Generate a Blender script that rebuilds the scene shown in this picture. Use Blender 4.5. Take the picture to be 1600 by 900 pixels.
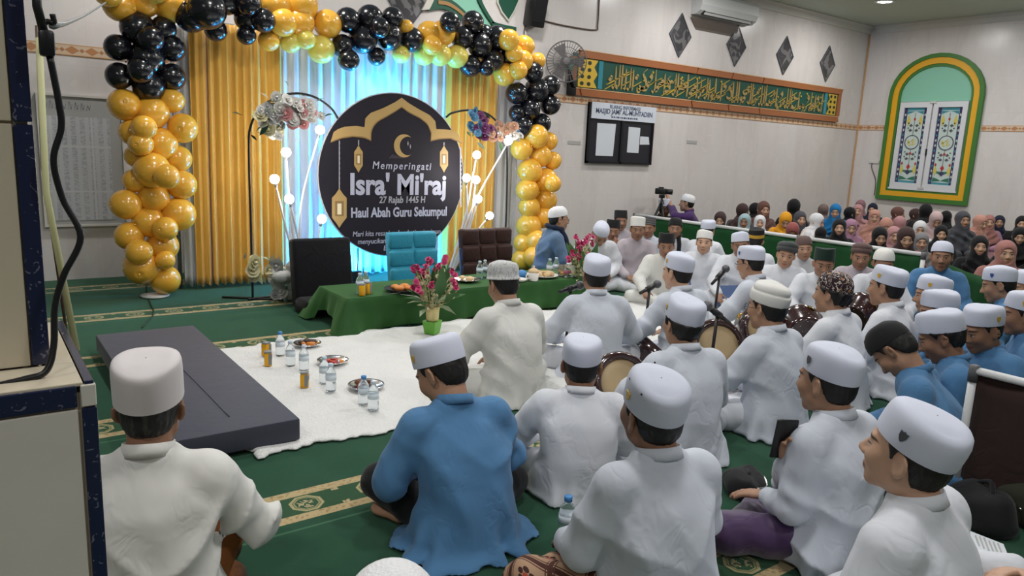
import bpy, bmesh, math, random
import numpy as np
from math import radians as rad, sin, cos, pi, sqrt, atan2, degrees
from mathutils import Vector, Matrix

scene = bpy.context.scene
for o in list(bpy.data.objects):
    bpy.data.objects.remove(o)
COL = scene.collection

# ------------------------------------------------------------------ camera
CAM_H, PITCH, ROLL, HEADING, FPX = 1.45, rad(10.8), rad(2.64), rad(36.6), 1155.0
_f = np.array([sin(HEADING) * cos(PITCH), cos(HEADING) * cos(PITCH), -sin(PITCH)])
_r0 = np.array([cos(HEADING), -sin(HEADING), 0.0])
_u0 = np.cross(_r0, _f)
_r = cos(ROLL) * _r0 + sin(ROLL) * _u0
_u = -sin(ROLL) * _r0 + cos(ROLL) * _u0
cam_d = bpy.data.cameras.new('camera')
cam_d.sensor_width = 36.0
cam_d.lens = FPX / 1600 * 36
cam_d.clip_start = 0.05
cam = bpy.data.objects.new('camera', cam_d)
COL.objects.link(cam)
cam.matrix_world = Matrix(((_r[0], _u[0], -_f[0], 0), (_r[1], _u[1], -_f[1], 0), (_r[2], _u[2], -_f[2], CAM_H), (0, 0, 0, 1)))
scene.camera = cam

def _ray(x, y):
    return (x - 800) / FPX * _r - (y - 450) / FPX * _u + _f
def onz(x, y, z=0.0):        # where a line of sight meets the level z
    d = _ray(x, y); t = (z - CAM_H) / d[2]
    return Vector((t * d[0], t * d[1], z))
def ony(x, y, Y):            # where it meets the plane Y, parallel to the front wall
    d = _ray(x, y); t = Y / d[1]
    return Vector((t * d[0], Y, CAM_H + t * d[2]))
def onx(x, y, X):            # where it meets the plane X, parallel to the window wall
    d = _ray(x, y); t = X / d[0]
    return Vector((X, t * d[1], CAM_H + t * d[2]))

# ------------------------------------------------------------------ world, lights, exposure
world = bpy.data.worlds.new('world'); scene.world = world
world.use_nodes = True
world.node_tree.nodes['Background'].inputs[0].default_value = (0.93, 0.96, 1.0, 1)
world.node_tree.nodes['Background'].inputs[1].default_value = 0.08
vs = scene.view_settings
vs.view_transform = 'Standard'; vs.look = 'None'; vs.gamma = 1.0; vs.use_curve_mapping = False
vs.exposure = 0.1
CEIL_Z = 4.05
LAMP_W = 39.0
LAMPS = [(x, y) for x in (-1.5, 1.9, 5.3, 8.7, 12.3) for y in (-1.6, 1.5, 4.3, 6.75) if not (x > 4 and y < 0) and not (x < 0 and y > 4)]

def area_light(name, loc, rot, size, power, color, parent=None, shape='DISK'):
    l = bpy.data.lights.new(name, 'AREA'); l.shape = shape; l.size = size; l.energy = power; l.color = color
    o = bpy.data.objects.new(name, l); COL.objects.link(o); o.location = loc; o.rotation_euler = rot
    if parent: o.parent = parent
    return o
def point_light(name, loc, radius, power, color, parent=None):
    l = bpy.data.lights.new(name, 'POINT'); l.shadow_soft_size = radius; l.energy = power; l.color = color
    o = bpy.data.objects.new(name, l); COL.objects.link(o); o.location = loc
    if parent: o.parent = parent
    return o
# ------------------------------------------------------------------ materials
class X_:
    """tiny expression wrapper round shader math nodes"""
    def __init__(s, nt, sock): s.nt, s.s = nt, sock
    def _op(s, op, *a):
        n = s.nt.nodes.new('ShaderNodeMath'); n.operation = op
        for i, v in enumerate((s,) + a):
            if isinstance(v, X_): s.nt.links.new(v.s, n.inputs[i])
            else: n.inputs[i].default_value = v
        return X_(s.nt, n.outputs[0])
    def __add__(s, o): return s._op('ADD', o)
    __radd__ = __add__
    def __sub__(s, o): return s._op('SUBTRACT', o)
    def __rsub__(s, o): return (s * -1.0) + o
    def __mul__(s, o): return s._op('MULTIPLY', o)
    __rmul__ = __mul__
    def __truediv__(s, o): return s._op('DIVIDE', o)
    def abs(s): return s._op('ABSOLUTE')
    def sin(s): return s._op('SINE')
    def sqrt(s): return s._op('SQRT')
    def frac(s): return s._op('FRACT')
    def floor(s): return s._op('FLOOR')
    def mod(s, v): return s._op('FLOORED_MODULO', v)
    def lt(s, v): return s._op('LESS_THAN', v)
    def gt(s, v): return s._op('GREATER_THAN', v)
    def min(s, v): return s._op('MINIMUM', v)
    def max(s, v): return s._op('MAXIMUM', v)
    def step(s, a, b):      # smoothstep, 0 at a and 1 at b
        n = s.nt.nodes.new('ShaderNodeMapRange'); n.interpolation_type = 'SMOOTHSTEP'
        s.nt.links.new(s.s, n.inputs[0]); n.inputs[1].default_value = a; n.inputs[2].default_value = b
        return X_(s.nt, n.outputs[0])

class Mat:
    def __init__(s, name, col=(.8, .8, .8), rough=.6, spec=.4, metal=0, **kw):
        s.m = bpy.data.materials.new(name); s.m.use_nodes = True; s.nt = s.m.node_tree
        s.b = s.nt.nodes['Principled BSDF']
        s.b.inputs['Base Color'].default_value = (*col, 1); s.b.inputs['Roughness'].default_value = rough
        s.b.inputs['Specular IOR Level'].default_value = spec; s.b.inputs['Metallic'].default_value = metal
        for k, v in kw.items(): s.b.inputs[k].default_value = v
        s.col = s.rgb(col); s.used = False
        s.m.diffuse_color = (*col, 1)
    def node(s, t, **kw):
        n = s.nt.nodes.new(t)
        for k, v in kw.items(): setattr(n, k, v)
        return n
    def rgb(s, c):
        n = s.nt.nodes.new('ShaderNodeRGB'); n.outputs[0].default_value = (*c, 1); return n.outputs[0]
    def coord(s, kind='Object'):
        n = s.node('ShaderNodeTexCoord'); return n.outputs[kind]
    def attr(s, name):
        n = s.node('ShaderNodeAttribute', attribute_name=name); return n.outputs['Vector']
    def xyz(s, vec):
        n = s.node('ShaderNodeSeparateXYZ'); s.nt.links.new(vec, n.inputs[0]); return [X_(s.nt, n.outputs[i]) for i in range(3)]
    def worldpos(s):
        n = s.node('ShaderNodeNewGeometry'); return n.outputs['Position']
    def noise(s, vec, scale, detail=3, rough=.5, vscale=None, distort=0):
        if vscale:
            mp = s.node('ShaderNodeMapping'); mp.inputs['Scale'].default_value = vscale; s.nt.links.new(vec, mp.inputs[0]); vec = mp.outputs[0]
        n = s.node('ShaderNodeTexNoise'); n.inputs['Scale'].default_value = scale; n.inputs['Detail'].default_value = detail
        n.inputs['Roughness'].default_value = rough; n.inputs['Distortion'].default_value = distort
        s.nt.links.new(vec, n.inputs['Vector']); return X_(s.nt, n.outputs['Fac'])
    def vor(s, vec, scale, feature='F1', out='Distance', vscale=None):
        if vscale:
            mp = s.node('ShaderNodeMapping'); mp.inputs['Scale'].default_value = vscale; s.nt.links.new(vec, mp.inputs[0]); vec = mp.outputs[0]
        n = s.node('ShaderNodeTexVoronoi', feature=feature); n.inputs['Scale'].default_value = scale
        s.nt.links.new(vec, n.inputs['Vector']); return X_(s.nt, n.outputs[out])
    def over(s, fac, c):          # lay colour c over the present colour where fac is 1
        n = s.node('ShaderNodeMix', data_type='RGBA')
        if isinstance(fac, X_): s.nt.links.new(fac.s, n.inputs[0])
        else: n.inputs[0].default_value = fac
        s.nt.links.new(s.col, n.inputs[6])
        if isinstance(c, tuple): n.inputs[7].default_value = (*c, 1)
        else: s.nt.links.new(c, n.inputs[7])
        s.col = n.outputs[2]; s.used = True
    def bump(s, h, strength=.3, dist=.01):
        n = s.node('ShaderNodeBump'); n.inputs['Strength'].default_value = strength; n.inputs['Distance'].default_value = dist
        s.nt.links.new(h.s, n.inputs['Height']); s.nt.links.new(n.outputs[0], s.b.inputs['Normal'])
    def link(s, x, inp): s.nt.links.new(x.s, s.b.inputs[inp])
    def done(s):
        if s.used: s.nt.links.new(s.col, s.b.inputs['Base Color'])
        return s.m

M = {}
def plain(name, col, rough=.6, spec=.4, metal=0, **kw):
    m = Mat(name, col, rough, spec, metal, **kw)
    M[name] = m.done(); return M[name]
def fabric(name, col, rough=.85, var=.12, weave=True, sheen=.12, wr=.16):
    m = Mat(name, col, rough, .25)
    m.b.inputs['Sheen Weight'].default_value = sheen
    c = m.coord()
    n = m.noise(c, 9, 3)
    m.over(n.step(.35, .75) * var, tuple(v * .72 for v in col))
    n1 = m.noise(c, 5.5, 2, .5, (1, 1, .7), 1.4); n2 = m.noise(c, 9, 2, .5, (1, .8, 1), 1.0); k1 = m.noise(c, 4.5, 1).step(.42, .62); k2 = m.noise(c, 6, 1, .5, (1, 1.3, 1)).step(.45, .6)
    w = 1 - (n1 - .5).abs().step(.16, 0) * k1 * .8 - (n2 - .5).abs().step(.10, 0) * k2 * .35 + n1 * .5
    m.bump(w, wr, .022)
    M[name] = m.done(); return M[name]
def skin(name, col):
    m = Mat(name, col, .48, .4)
    m.b.inputs['Subsurface Weight'].default_value = .08
    m.b.inputs['Subsurface Radius'].default_value = (.012, .005, .003)
    oc = m.coord()
    m.over(m.noise(oc, 22, 3).step(.35, .8) * .35, tuple(v * .8 for v in col))
    x, y, z = m.xyz(m.attr('headco'))
    ax = x.abs(); front = y.gt(.045)
    def ellm(cx, cz, rx, rz, soft=.35, a=None):
        u = ((a if a is not None else ax) - cx) / rx; v = (z - cz) / rz
        return (u * u + v * v).step(1 + soft, 1 - soft) * front
    # lips, eyes and brows, with shade of sockets, mouth line and nostrils painted in
    lip = ellm(0, -.0685, .024, .0105, .35, x)
    m.over(lip * .75, (col[0] * .62, col[1] * .38, col[2] * .42))
    m.over(ellm(0, -.0685, .022, .0016, .5, x) * .8, (col[0] * .25, col[1] * .18, col[2] * .18))
    sock = ellm(.031, .004, .019, .0125, .6)
    m.over(sock * .35, tuple(v * .55 for v in col))
    eye = ellm(.031, .002, .0140, .0048, .25)
    m.over(eye, (.40, .36, .33))
    m.over(ellm(.031, .0022, .0066, .0058, .2), (.018, .011, .008))
    m.over(ellm(.031, .0072, .0165, .0026, .4) * .9, (.02, .013, .01))
    bz = .027 - (ax - .031) * (ax - .031) * 9.0
    u = (ax - .033) / .021; v = (z - bz) / .0048
    m.over((u * u + v * v).step(1.5, .5) * front * .85, (.018, .012, .01))
    nos = ellm(.0085, -.0405, .0045, .0032, .5)
    m.over(nos * .7, tuple(v * .2 for v in col))
    M[name] = m.done(); return M[name]
skin('skin_tan', (.42, .235, .15)); skin('skin_brown', (.30, .155, .095)); skin('skin_light', (.55, .33, .225)); skin('skin_dark', (.20, .10, .065))

fabric('white_cloth', (.68, .70, .755)); fabric('cream_cloth', (.70, .695, .665)); fabric('pale_cloth', (.60, .635, .715)); fabric('dove_cloth', (.55, .55, .57))
fabric('blue_cloth', (.080, .205, .39), var=.2); fabric('denim_cloth', (.10, .165, .265), var=.35); fabric('navy_cloth', (.012, .02, .045))
fabric('black_cloth', (.008, .008, .010), var=.05); fabric('purple_cloth', (.055, .022, .085), rough=.5, sheen=.5); fabric('violet_cloth', (.055, .022, .105))
fabric('grey_cloth', (.115, .115, .12)); fabric('lilac_cloth', (.45, .40, .44))
for nm, c in dict(hijab_black=(.008, .008, .01), hijab_white=(.68, .68, .70), hijab_pink=(.42, .22, .225), hijab_peach=(.50, .255, .20), hijab_mauve=(.28, .15, .17),
                  hijab_brown=(.13, .062, .05), hijab_darkbrown=(.05, .028, .027), hijab_grey=(.20, .195, .20), hijab_slate=(.065, .067, .08), hijab_yellow=(.72, .32, .015),
                  hijab_rose=(.30, .085, .08), hijab_blue=(.012, .17, .42), hijab_teal=(.30, .41, .43), hijab_taupe=(.17, .12, .11), hijab_navy=(.012, .017, .04),
                  hijab_orchid=(.36, .19, .28), hijab_blush=(.55, .40, .40), hijab_dusty=(.36, .165, .145)).items():
    fabric(nm, c, var=.15)
def capmat(name, col, knit=False):
    m = Mat(name, col, .8, .3); m.b.inputs['Sheen Weight'].default_value = .1
    c = m.coord('Object')
    if knit:
        m.bump(m.vor(c, 170), .5, .004)
    else:
        m.bump(m.noise(c, 260, 2), .12, .002)
    M[name] = m.done()
capmat('cap_white', (.63, .66, .78)); capmat('cap_rose', (.70, .655, .665)); capmat('cap_knit', (.74, .74, .76), True); capmat('cap_ivory', (.72, .71, .68))
capmat('cap_black', (.010, .010, .012)); capmat('cap_bottle', (.006, .022, .016)); capmat('cap_charcoal', (.06, .06, .065)); capmat('cap_brown', (.12, .075, .07)); capmat('cap_slate', (.055, .06, .06))
def mk():
    m = Mat('cap_embroidered', (.60, .60, .60), .8, .3)
    c = m.coord(); m.over(m.noise(c, 48, 2, .5, (1, 1, .55), 1.5).step(.50, .56) * .6, (.30, .30, .31)); M['cap_embroidered'] = m.done()
    m = Mat('cap_batik', (.028, .012, .016), .8, .3)
    n = m.noise(c if False else m.coord(), 22, 1, .4, None, 2.2)
    k = (n - .5).abs().step(.030, .018); m.over(k, (.62, .55, .50))
    v = m.vor(m.coord(), 26); m.over(v.step(.24, .18), (.45, .22, .05)); m.over(v.step(.12, .09), (.35, .05, .09)); M['cap_batik'] = m.done()
    m = Mat('cap_gold_band', (.008, .008, .01), .8); x, y, z = m.xyz(m.attr('capco')); m.over(z.gt(.12) * z.lt(.48), (.50, .29, .03)); M['cap_gold_band'] = m.done()
    m = Mat('cap_striped', (.055, .05, .055), .85); x, y, z = m.xyz(m.attr('capco')); m.over((z * 22).sin().gt(.5) * .6, (.22, .21, .21)); M['cap_striped'] = m.done()
    m = Mat('hair', (.010, .009, .009), .55, .4); n = m.noise(m.coord(), 60, 4, .6, (1, 1, .25)); m.over(n.step(.5, .8) * .5, (.035, .03, .027)); m.bump(n, .7, .006); M['hair'] = m.done()
    m = Mat('hair_grey', (.02, .019, .019), .6, .4); n = m.noise(m.coord(), 60, 4, .6, (1, 1, .25)); m.over(n.step(.45, .7) * .6, (.12, .115, .11)); m.bump(n, .7, .006); M['hair_grey'] = m.done()
    m = Mat('sarong_batik', (.44, .27, .17), .8)      # tan lozenges, brown lines, red-centred flowers
    x, y, z = m.xyz(m.coord()); k = 1 / .15
    a = (x + y * .55 + z * .4) * k; b = (x * .55 - y + z * .9) * k
    fa, fb = a.frac() - .5, b.frac() - .5
    r = (fa * fa + fb * fb).sqrt()
    m.over(fa.abs().gt(.43).max(fb.abs().gt(.43)), (.075, .022, .014))
    m.over((fa.abs() - .38).abs().lt(.016).max((fb.abs() - .38).abs().lt(.016)), (.09, .03, .02))
    for ox, oy in ((.15, 0), (-.15, 0), (.075, .13), (-.075, .13), (.075, -.13), (-.075, -.13)):
        p = fa - ox; q = fb - oy; m.over((p * p + q * q).lt(.0048), (.05, .014, .012))
    m.over(r.lt(.075), (.42, .06, .035)); M['sarong_batik'] = m.done()
    m = Mat('sarong_rust', (.30, .095, .022), .8); x, y, z = m.xyz(m.coord()); n = m.noise(m.coord(), 9, 2)
    m.over((z + n * .05).step(.115, .085), (.075, .042, .026)); m.over(m.noise(m.coord(), 30, 3).step(.55, .7) * .5, (.12, .045, .02)); m.bump(m.noise(m.coord(), 14, 3), .4, .01); M['sarong_rust'] = m.done()
    m = Mat('sarong_tiger', (.50, .33, .17), .8); m.over(m.noise(m.coord(), 14, 2, .5, (1, .5, 1), 1.5).step(.5, .54), (.03, .018, .014)); M['sarong_tiger'] = m.done()
mk()
plain('gold_badge', (.75, .46, .06), .35, .5, .3); plain('grey_badge', (.075, .075, .09), .5); plain('blue_badge', (.03, .08, .32), .5)
plain('black_plastic', (.012, .012, .013), .35); plain('glass_frame', (.01, .01, .011), .3); plain('eyelet', (.02, .02, .025), .5)
# ------------------------------------------------------------------ object helpers
def mesh_obj(name, verts, faces, mat, parent=None, smooth=True):
    me = bpy.data.meshes.new(name)
    if isinstance(verts, np.ndarray) and isinstance(faces, np.ndarray) and len(faces):
        nf, k = faces.shape
        me.vertices.add(len(verts)); me.vertices.foreach_set('co', verts.astype(np.float32).ravel())
        me.loops.add(nf * k); me.loops.foreach_set('vertex_index', faces.astype(np.int32).ravel())
        me.polygons.add(nf); me.polygons.foreach_set('loop_start', np.arange(0, nf * k, k, dtype=np.int32))
        me.update(calc_edges=True)
    else:
        me.from_pydata([tuple(v) for v in verts], [], [tuple(f) for f in faces])
    if smooth: me.polygons.foreach_set('use_smooth', np.ones(len(me.polygons), dtype=bool))
    if mat: me.materials.append(M[mat] if isinstance(mat, str) else mat)
    o = bpy.data.objects.new(name, me); COL.objects.link(o)
    if parent: o.parent = parent
    return o
def tag(o, label, cat, group=None):
    o['label'] = label; o['category'] = cat
    if group: o['group'] = group
    return o
def thing(name, label, cat, loc=(0, 0, 0), rz=0.0, group=None):
    o = bpy.data.objects.new(name, None); COL.objects.link(o); o.empty_display_size = .1
    o.location = loc; o.rotation_euler = (0, 0, rz); return tag(o, label, cat, group)
def structure(o):
    o['kind'] = 'structure'; return o

class MB:
    """collects simple shapes into one mesh"""
    def __init__(s): s.v, s.f = [], []
    def add(s, v, f):
        n = len(s.v); s.v += [tuple(p) for p in v]; s.f += [tuple(i + n for i in q) for q in f]; return s
    def box(s, c, d, bev=0.0, rot=None):
        bm = bmesh.new(); bmesh.ops.create_cube(bm, size=1)
        for v in bm.verts: v.co = Vector((v.co.x * d[0], v.co.y * d[1], v.co.z * d[2]))
        if bev: bmesh.ops.bevel(bm, geom=bm.edges[:] + bm.verts[:], offset=bev, segments=2, affect='EDGES', profile=.5)
        if rot is not None:
            for v in bm.verts: v.co = rot @ v.co
        bm.verts.index_update()
        s.add([v.co + Vector(c) for v in bm.verts], [[v.index for v in f.verts] for f in bm.faces]); bm.free(); return s
    def tube(s, pts, r, n=8, closed=False, caps=True):
        pts = [Vector(p) for p in pts]; m = len(pts)
        rr = r if hasattr(r, '__len__') else [r] * m
        V, Fc = [], []; up = None
        for i, p in enumerate(pts):
            t = (pts[(i + 1) % m] - pts[i - 1]) if closed else (pts[min(i + 1, m - 1)] - pts[max(i - 1, 0)])
            t.normalize()
            if up is None: up = t.orthogonal().normalized()
            up = (up - t * up.dot(t)); up = up.normalized() if up.length > 1e-6 else t.orthogonal().normalized()
            w = t.cross(up)
            for k in range(n):
                a = 2 * pi * k / n; V.append(p + (up * cos(a) + w * sin(a)) * rr[i])
        for i in range(m if closed else m - 1):
            for k in range(n):
                a, b = i * n + k, i * n + (k + 1) % n; c, d = ((i + 1) % m) * n + (k + 1) % n, ((i + 1) % m) * n + k
                Fc.append((a, b, c, d))
        if caps and not closed: Fc.append(tuple(range(n - 1, -1, -1))); Fc.append(tuple((m - 1) * n + k for k in range(n)))
        return s.add(V, Fc)
    def lathe(s, prof, n=20, c=(0, 0, 0), sx=1, sy=1, rot=None):
        V, Fc = [], []
        for r, z in prof:
            for k in range(n):
                a = 2 * pi * k / n; V.append(Vector((r * cos(a) * sx, r * sin(a) * sy, z)))
        if rot is not None: V = [rot @ v for v in V]
        V = [v + Vector(c) for v in V]
        for i in range(len(prof) - 1):
            for k in range(n):
                Fc.append((i * n + k, i * n + (k + 1) % n, (i + 1) * n + (k + 1) % n, (i + 1) * n + k))
        Fc.append(tuple(range(n - 1, -1, -1))); Fc.append(tuple((len(prof) - 1) * n + k for k in range(n)))
        return s.add(V, Fc)
    def prism(s, poly, h, M4=None):        # polygon in xy, thickness h in z
        n = len(poly); V = [Vector((x, y, 0)) for x, y in poly] + [Vector((x, y, h)) for x, y in poly]
        if M4 is not None: V = [M4 @ v for v in V]
        return s.add(V, [tuple(range(n - 1, -1, -1)), tuple(range(n, 2 * n))] + [(i, (i + 1) % n, n + (i + 1) % n, n + i) for i in range(n)])
    def ribbon(s, A, B, h, M4=None):       # strip between outlines A and B, thickness h
        n = len(A); V = []
        for P in (A, B):
            for z in (0, h): V += [Vector((x, y, z)) for x, y in P]
        if M4 is not None: V = [M4 @ v for v in V]
        Fc = []
        for i in range(n - 1):
            Fc += [(n + i, n + i + 1, 3 * n + i + 1, 3 * n + i), (i, i + 1, n + i + 1, n + i)[::-1], (2 * n + i, 2 * n + i + 1, 3 * n + i + 1, 3 * n + i)]
        return s.add(V, Fc)
    def sphere(s, c, r, seg=12, rings=8):
        R = r if hasattr(r, '__len__') else (r, r, r); V, Fc = [], []
        for i in range(rings + 1):
            t = pi * i / rings
            for k in range(seg):
                a = 2 * pi * k / seg; V.append((c[0] + R[0] * sin(t) * cos(a), c[1] + R[1] * sin(t) * sin(a), c[2] + R[2] * cos(t)))
        for i in range(rings):
            for k in range(seg):
                Fc.append((i * seg + k, (i + 1) * seg + k, (i + 1) * seg + (k + 1) % seg, i * seg + (k + 1) % seg))
        return s.add(V, Fc)
    def build(s, name, mat, parent=None, smooth=False, angle=None):
        o = mesh_obj(name, s.v, s.f, mat, parent, smooth)
        if angle is not None: o.data.set_sharp_from_angle(angle=rad(angle)) if hasattr(o.data, 'set_sharp_from_angle') else None
        return o
def curve_pts(P, n=8):           # Catmull-Rom through the points
    P = [Vector(p) for p in P]; Q = [P[0] * 2 - P[1]] + P + [P[-1] * 2 - P[-2]]; out = []
    for i in range(1, len(Q) - 2):
        a, b, c, d = Q[i - 1:i + 3]
        for k in range(n):
            t = k / n
            out.append(.5 * ((2 * b) + (c - a) * t + (2 * a - 5 * b + 4 * c - d) * t * t + (3 * b - a - 3 * c + d) * t ** 3))
    out.append(P[-1]); return out
def text_obj(name, txt, size, mat, M4, parent=None, depth=.002, bold=0.0, width=None, shear=0.0, space=1.0):
    cu = bpy.data.curves.new(name, 'FONT'); cu.body = txt; cu.size = size; cu.align_x = 'CENTER'; cu.align_y = 'CENTER'
    cu.extrude = depth; cu.offset = bold; cu.resolution_u = 3; cu.shear = shear; cu.space_character = space
    t = bpy.data.objects.new(name, cu); COL.objects.link(t)
    dg = bpy.context.evaluated_depsgraph_get(); me = bpy.data.meshes.new_from_object(t.evaluated_get(dg))
    bpy.data.objects.remove(t); bpy.data.curves.remove(cu)
    co = np.zeros(len(me.vertices) * 3, np.float32); me.vertices.foreach_get('co', co); co = co.reshape(-1, 3)
    if width and len(co): co[:, 0] *= width / (co[:, 0].max() - co[:, 0].min())
    me.vertices.foreach_set('co', co.ravel()); me.transform(M4); me.materials.clear(); me.materials.append(M[mat]); me.name = name
    o = bpy.data.objects.new(name, me); COL.objects.link(o); o['kind'] = 'stuff'
    if parent: o.parent = parent
    return o

# ------------------------------------------------------------------ smooth bodies: a distance field on a grid, meshed by surface nets
def smin(a, b, k):
    h = np.maximum(k - np.abs(a - b), 0) / k
    return np.minimum(a, b) - h * h * (k * .25)
def smax(a, b, k): return -smin(-a, -b, k)
def s_ell(x, y, z, rx, ry, rz):
    k0 = np.sqrt((x / rx) ** 2 + (y / ry) ** 2 + (z / rz) ** 2)
    k1 = np.sqrt((x / rx ** 2) ** 2 + (y / ry ** 2) ** 2 + (z / rz ** 2) ** 2) + 1e-9
    return k0 * (k0 - 1) / k1
def s_sph(x, y, z, r): return np.sqrt(x * x + y * y + z * z) - r
def s_cone(x, y, z, a, b, r1, r2):
    ba = np.array(b) - np.array(a); L = float(ba @ ba) + 1e-12
    px, py, pz = x - a[0], y - a[1], z - a[2]
    t = np.clip((px * ba[0] + py * ba[1] + pz * ba[2]) / L, 0, 1)
    return np.sqrt((px - t * ba[0]) ** 2 + (py - t * ba[1]) ** 2 + (pz - t * ba[2]) ** 2) - (r1 + (r2 - r1) * t)

class Grid:
    def __init__(s, lo, hi, h):
        s.h = h; s.lo = np.array(lo, np.float32); s.n = np.ceil((np.array(hi) - s.lo) / h).astype(int) + 1
        s.ax = [(s.lo[i] + h * np.arange(s.n[i])).astype(np.float32) for i in range(3)]
        s.d = np.ones(s.n, np.float32)
    def block(s, lo, hi, pad):
        i0 = [max(0, int((lo[i] - pad - s.lo[i]) / s.h)) for i in range(3)]
        i1 = [min(s.n[i], int((hi[i] + pad - s.lo[i]) / s.h) + 2) for i in range(3)]
        if any(a >= b for a, b in zip(i0, i1)): return None
        sl = tuple(slice(a, b) for a, b in zip(i0, i1))
        return sl, s.ax[0][sl[0]][:, None, None], s.ax[1][sl[1]][None, :, None], s.ax[2][sl[2]][None, None, :]
    def put(s, b, d, k, sub=False):
        s.d[b[0]] = smax(s.d[b[0]], -d, k) if sub else smin(s.d[b[0]], d, k)
    def cone(s, a, b, r1, r2, k=.02, sub=False):
        R = max(r1, r2); lo = np.minimum(a, b) - R; hi = np.maximum(a, b) + R
        bl = s.block(lo, hi, k + 2 * s.h)
        if bl: s.put(bl, s_cone(*bl[1:], a, b, r1, r2), k, sub)
    def ell(s, c, r, k=.02, R=None, sub=False):
        m = max(r) if R is not None else None
        rr = np.array((m, m, m) if m else r); bl = s.block(np.array(c) - rr, np.array(c) + rr, k + 2 * s.h)
        if not bl: return
        x, y, z = bl[1] - c[0], bl[2] - c[1], bl[3] - c[2]
        if R is not None:
            x, y, z = (R[0, 0] * x + R[1, 0] * y + R[2, 0] * z, R[0, 1] * x + R[1, 1] * y + R[2, 1] * z, R[0, 2] * x + R[1, 2] * y + R[2, 2] * z)
        s.put(bl, s_ell(x, y, z, *r), k, sub)
    def loft(s, lev, k=.02, p=2.3, soft=.03, sub=False):    # levels: z, cx, cy, rx, ry
        lev = np.array(lev, float); zf = np.linspace(lev[0, 0], lev[-1, 0], 120); ker = np.exp(-np.linspace(-2, 2, 17) ** 2); ker /= ker.sum()
        cols = []
        for j in range(1, 5):
            v = np.interp(zf, lev[:, 0], lev[:, j]); cols.append(np.convolve(np.pad(v, 8, mode='edge'), ker, 'valid'))
        m = max(cols[2].max(), cols[3].max())
        lo = (cols[0].min() - cols[2].max(), cols[1].min() - cols[3].max(), zf[0]); hi = (cols[0].max() + cols[2].max(), cols[1].max() + cols[3].max(), zf[-1])
        bl = s.block(lo, hi, k + .03); z = bl[3].ravel()
        cx, cy, rx, ry = [np.interp(z, zf, c)[None, None, :].astype(np.float32) for c in cols]
        q = ((np.abs(bl[1] - cx) / rx) ** p + (np.abs(bl[2] - cy) / ry) ** p) ** (1 / p)
        d = (q - 1) * np.minimum(rx, ry)
        d = smax(d, np.broadcast_to(np.maximum(bl[3] - zf[-1], zf[0] - bl[3]), d.shape), soft)
        s.put(bl, d, k, sub)
    def displace(s, fn, band=.04):
        m = np.nonzero(np.abs(s.d) < band)
        s.d[m] += fn(s.ax[0][m[0]], s.ax[1][m[1]], s.ax[2][m[2]]).astype(np.float32)
    def floor(s, z=.003):
        s.d = np.maximum(s.d, (z - s.ax[2])[None, None, :])
    def mesh(s):
        d = s.d; d[0], d[-1] = 1, 1; d[:, 0], d[:, -1] = 1, 1; d[:, :, 0], d[:, :, -1] = 1, 1
        ins = d < 0
        cnt = np.zeros(tuple(s.n - 1), np.int8)
        for c in range(8):
            cnt += ins[(c & 1):s.n[0] - 1 + (c & 1), (c >> 1 & 1):s.n[1] - 1 + (c >> 1 & 1), (c >> 2):s.n[2] - 1 + (c >> 2)]
        act = (cnt > 0) & (cnt < 8); I = np.nonzero(act); nv = len(I[0])
        idx = np.full(act.shape, -1, np.int32); idx[I] = np.arange(nv)
        cd = [d[I[0] + (c & 1), I[1] + (c >> 1 & 1), I[2] + (c >> 2)] for c in range(8)]
        P = np.zeros((nv, 3), np.float32); N = np.zeros(nv, np.float32)
        for a in range(8):
            for ax in range(3):
                if a >> ax & 1: continue
                b = a | 1 << ax; m = (cd[a] < 0) != (cd[b] < 0)
                t = np.where(m, cd[a] / np.where(m, cd[a] - cd[b], 1), 0)
                for j in range(3):
                    P[:, j] += m * ((a >> j & 1) + (t if j == ax else 0))
                N += m
        P = (P / N[:, None] + np.stack(I, 1)) * s.h + s.lo
        F = []
        for ax in range(3):
            a, b = (ax + 1) % 3, (ax + 2) % 3
            sl0 = [slice(1, -1)] * 3; sl1 = [slice(1, -1)] * 3; sl0[ax] = slice(0, -1); sl1[ax] = slice(1, None)
            A, B = ins[tuple(sl0)], ins[tuple(sl1)]
            for flip in (0, 1):
                E = np.stack(np.nonzero((A & ~B) if not flip else (~A & B)), 1)
                E[:, a] += 1; E[:, b] += 1
                q = []
                for da, db in ((-1, -1), (0, -1), (0, 0), (-1, 0)):
                    c = E.copy(); c[:, a] += da; c[:, b] += db; q.append(idx[c[:, 0], c[:, 1], c[:, 2]])
                if flip: q = q[::-1]
                F.append(np.stack(q, 1))
        F = np.concatenate(F); F = F[(F >= 0).all(1)]
        return P, F
    def build(s, name, mat, parent=None, relax=1):
        P, F = s.mesh()
        for _ in range(relax):           # one light smoothing pass takes the grid out of the surface
            A = np.zeros_like(P); n = np.zeros(len(P), np.float32)
            for k in range(4):
                i, j = F[:, k], F[:, (k + 1) % 4]
                for ax in range(3):
                    A[:, ax] += np.bincount(i, P[j, ax], len(P)) + np.bincount(j, P[i, ax], len(P))
                n += np.bincount(i, minlength=len(P)) + np.bincount(j, minlength=len(P))
            P = P * .5 + .5 * A / np.maximum(n, 1)[:, None]
        return mesh_obj(name, P, F, mat, parent)
# ------------------------------------------------------------------ people
def rot3(yaw=0, nod=0, roll=0):
    return np.array(Matrix.Rotation(rad(-yaw), 3, 'Z') @ Matrix.Rotation(rad(-nod), 3, 'X') @ Matrix.Rotation(rad(roll), 3, 'Y'))

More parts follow.
